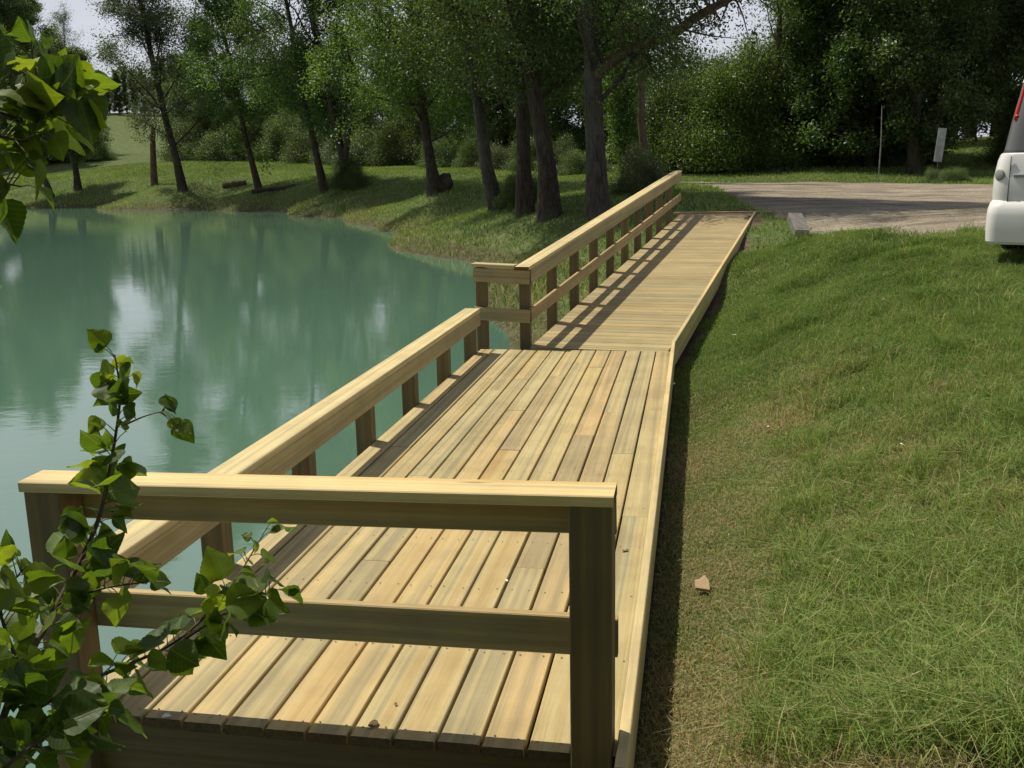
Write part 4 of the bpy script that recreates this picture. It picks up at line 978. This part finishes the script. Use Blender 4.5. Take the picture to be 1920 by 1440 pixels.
def sprig(plant, twigs, leaf_L, seed, per_m=22, jitter=1.0, stalk=.035, first=.08):
    """twigs: polylines (world), radii start/end; leaves alternate along each; gives one twig mesh and one leaf mesh"""
    rng = np.random.default_rng(seed); V = []; F = []; PV = []; PF = []; LV = []; LF = []; LA = []
    org = np.array(plant.location)
    for pts, r0, r1, dens in twigs:
        pts = np.array(pts, float); n = len(pts)
        # smooth the polyline
        tt = np.linspace(0, n - 1, (n - 1) * 5 + 1); sm = np.stack([np.interp(tt, np.arange(n), pts[:, k]) for k in range(3)], 1)
        for _ in range(3): sm[1:-1] = (sm[:-2] + sm[1:-1] * 2 + sm[2:]) / 4
        m = len(sm); tube(list(sm - org), [.75 * (r0 + (r1 - r0) * i / (m - 1)) for i in range(m)], 7, V, F)
        seglen = np.linalg.norm(np.diff(sm, axis=0), axis=1); L_tot = seglen.sum(); cum = np.append(0, np.cumsum(seglen))
        nl = int(L_tot * per_m * dens)
        for i in range(nl):
            q = first + (L_tot - first) * (i + rng.uniform(.1, .9)) / max(nl, 1)
            if i == nl - 1: q = L_tot * .995
            k = min(np.searchsorted(cum, q) - 1, m - 2); f = (q - cum[k]) / max(seglen[k], 1e-6); p = sm[k] + (sm[k + 1] - sm[k]) * f
            d = sm[k + 1] - sm[k]; d /= np.linalg.norm(d)
            out = rng.normal(size=3); out -= d * (out @ d); out /= np.linalg.norm(out)
            sd_ = out * .9 + d * .5 + np.array([0, 0, .15]); sd_ /= np.linalg.norm(sd_)
            sl = stalk * rng.uniform(.6, 1.3); e = p + sd_ * sl
            tube([p - org, (p + e) / 2 - org + np.array([0, 0, .003]), e - org], [.0012, .0010, .0008], 5, PV, PF)
            # leaf axis continues outwards and hangs
            ax = sd_ * .7 + np.array([0, 0, -rng.uniform(.1, 1.0)]) + rng.normal(size=3) * .35 * jitter; ax /= np.linalg.norm(ax)
            nn = np.array([0, 0, 1.0]) * .5 + rng.normal(size=3) * .8; nn -= ax * (nn @ ax); nn /= np.linalg.norm(nn); bb = np.cross(nn, ax)
            L_ = leaf_L * rng.uniform(.55, 1.2) * (1 if q < L_tot * .8 else rng.uniform(.45, .9))
            lv, lf = poplar_leaf(L_, rng, rng.uniform(.02, .45), rng.uniform(-.1, .8)); b0 = sum(len(x_) for x_ in LV)
            LV.append(e - org + lv[:, :1] * ax + lv[:, 1:2] * bb + lv[:, 2:] * nn)
            LF += [tuple(b0 + z_ for z_ in q_) for q_ in lf]
            rv = np.full(len(lv), rng.random()); LA.append(np.stack([rv, lv[:, 1] / L_, lv[:, 0] / L_], 1))
    nf = len(F); b0 = len(V); F += [tuple(k + b0 for k in q_) for q_ in PF]; V += PV
    tm = indexed_mesh('twigs', np.array(V), np.array(F), True)
    tm.materials.append(twig_m); tm.materials.append(green_twig)
    mi = np.zeros(len(F), dtype=np.int32); mi[nf:] = 1; tm.polygons.foreach_set('material_index', mi)
    link('twigs', tm, None, plant)
    link('leaves', indexed_mesh('leaves', np.concatenate(LV), np.array(LF), True, {'lf': np.concatenate(LA)}), M['poplar'], plant)
def pd(u, v, d):
    r_ = ray(u, v); return CAM + r_ / np.linalg.norm(r_) * d
# sapling in front of the deck's pond side corner
root = pd(-120, 1750, 1.9)
sap = empty('poplar_sapling', tuple(root)); tag(sap, 'leafy poplar sapling growing up in front of the end railing', 'sapling')
sprig(sap, [([root, pd(20, 1290, 2.05), pd(110, 1130, 2.15), pd(185, 985, 2.2), pd(212, 850, 2.25), pd(228, 740, 2.28), pd(215, 665, 2.3)], .010, .002, 1.9),
            ([pd(-80, 1480, 2.0), pd(60, 1330, 2.1), pd(190, 1265, 2.15), pd(330, 1210, 2.25), pd(430, 1110, 2.3), pd(500, 990, 2.35)], .007, .0016, 1.3),
            ([pd(40, 1260, 2.0), pd(-10, 1130, 2.0), pd(50, 1060, 2.0)], .005, .0015, 1.6),
            ([pd(110, 1130, 2.15), pd(200, 1100, 2.1), pd(290, 1090, 2.1)], .004, .0013, 1.3),
            ([pd(330, 1210, 2.25), pd(420, 1150, 2.2), pd(520, 1105, 2.2)], .004, .0013, 1.5),
            ([pd(-60, 1500, 1.9), pd(30, 1420, 1.9), pd(110, 1360, 1.95), pd(220, 1330, 2.0)], .006, .0015, 1.7),
            ([pd(-80, 1420, 1.9), pd(-20, 1300, 1.9), pd(10, 1230, 1.95)], .005, .0015, 1.5),
            ([pd(228, 800, 2.26), pd(270, 780, 2.25), pd(310, 770, 2.25)], .003, .001, 1.3)], .064, 5, 62)
# branch hanging in from the tree on the left
bt = pd(-260, 120, 1.75)
brn = empty('poplar_branch', tuple(bt)); tag(brn, 'poplar branch with broad backlit leaves hanging into view at the upper left', 'branch')
sprig(brn, [([bt, pd(-60, 190, 1.75), pd(50, 190, 1.75), pd(105, 160, 1.8), pd(130, 130, 1.8)], .008, .0016, 1.7),
            ([pd(-60, 190, 1.75), pd(40, 225, 1.72), pd(100, 205, 1.75), pd(135, 185, 1.78)], .005, .0014, 1.8),
            ([pd(-120, 170, 1.75), pd(-20, 250, 1.7), pd(40, 265, 1.7), pd(75, 265, 1.72)], .005, .0014, 1.7),
            ([pd(-160, 200, 1.75), pd(-80, 310, 1.7), pd(-10, 340, 1.7), pd(40, 350, 1.7)], .005, .0014, 1.9),
            ([bt, pd(-240, 400, 1.75), pd(-220, 520, 1.75), pd(-120, 575, 1.74), pd(-62, 592, 1.73)], .003, .001, .8),
            ([pd(60, 190, 1.75), pd(70, 140, 1.78), pd(60, 110, 1.8)], .003, .001, 1.6)], .064, 9, 48, 1.0, .045)
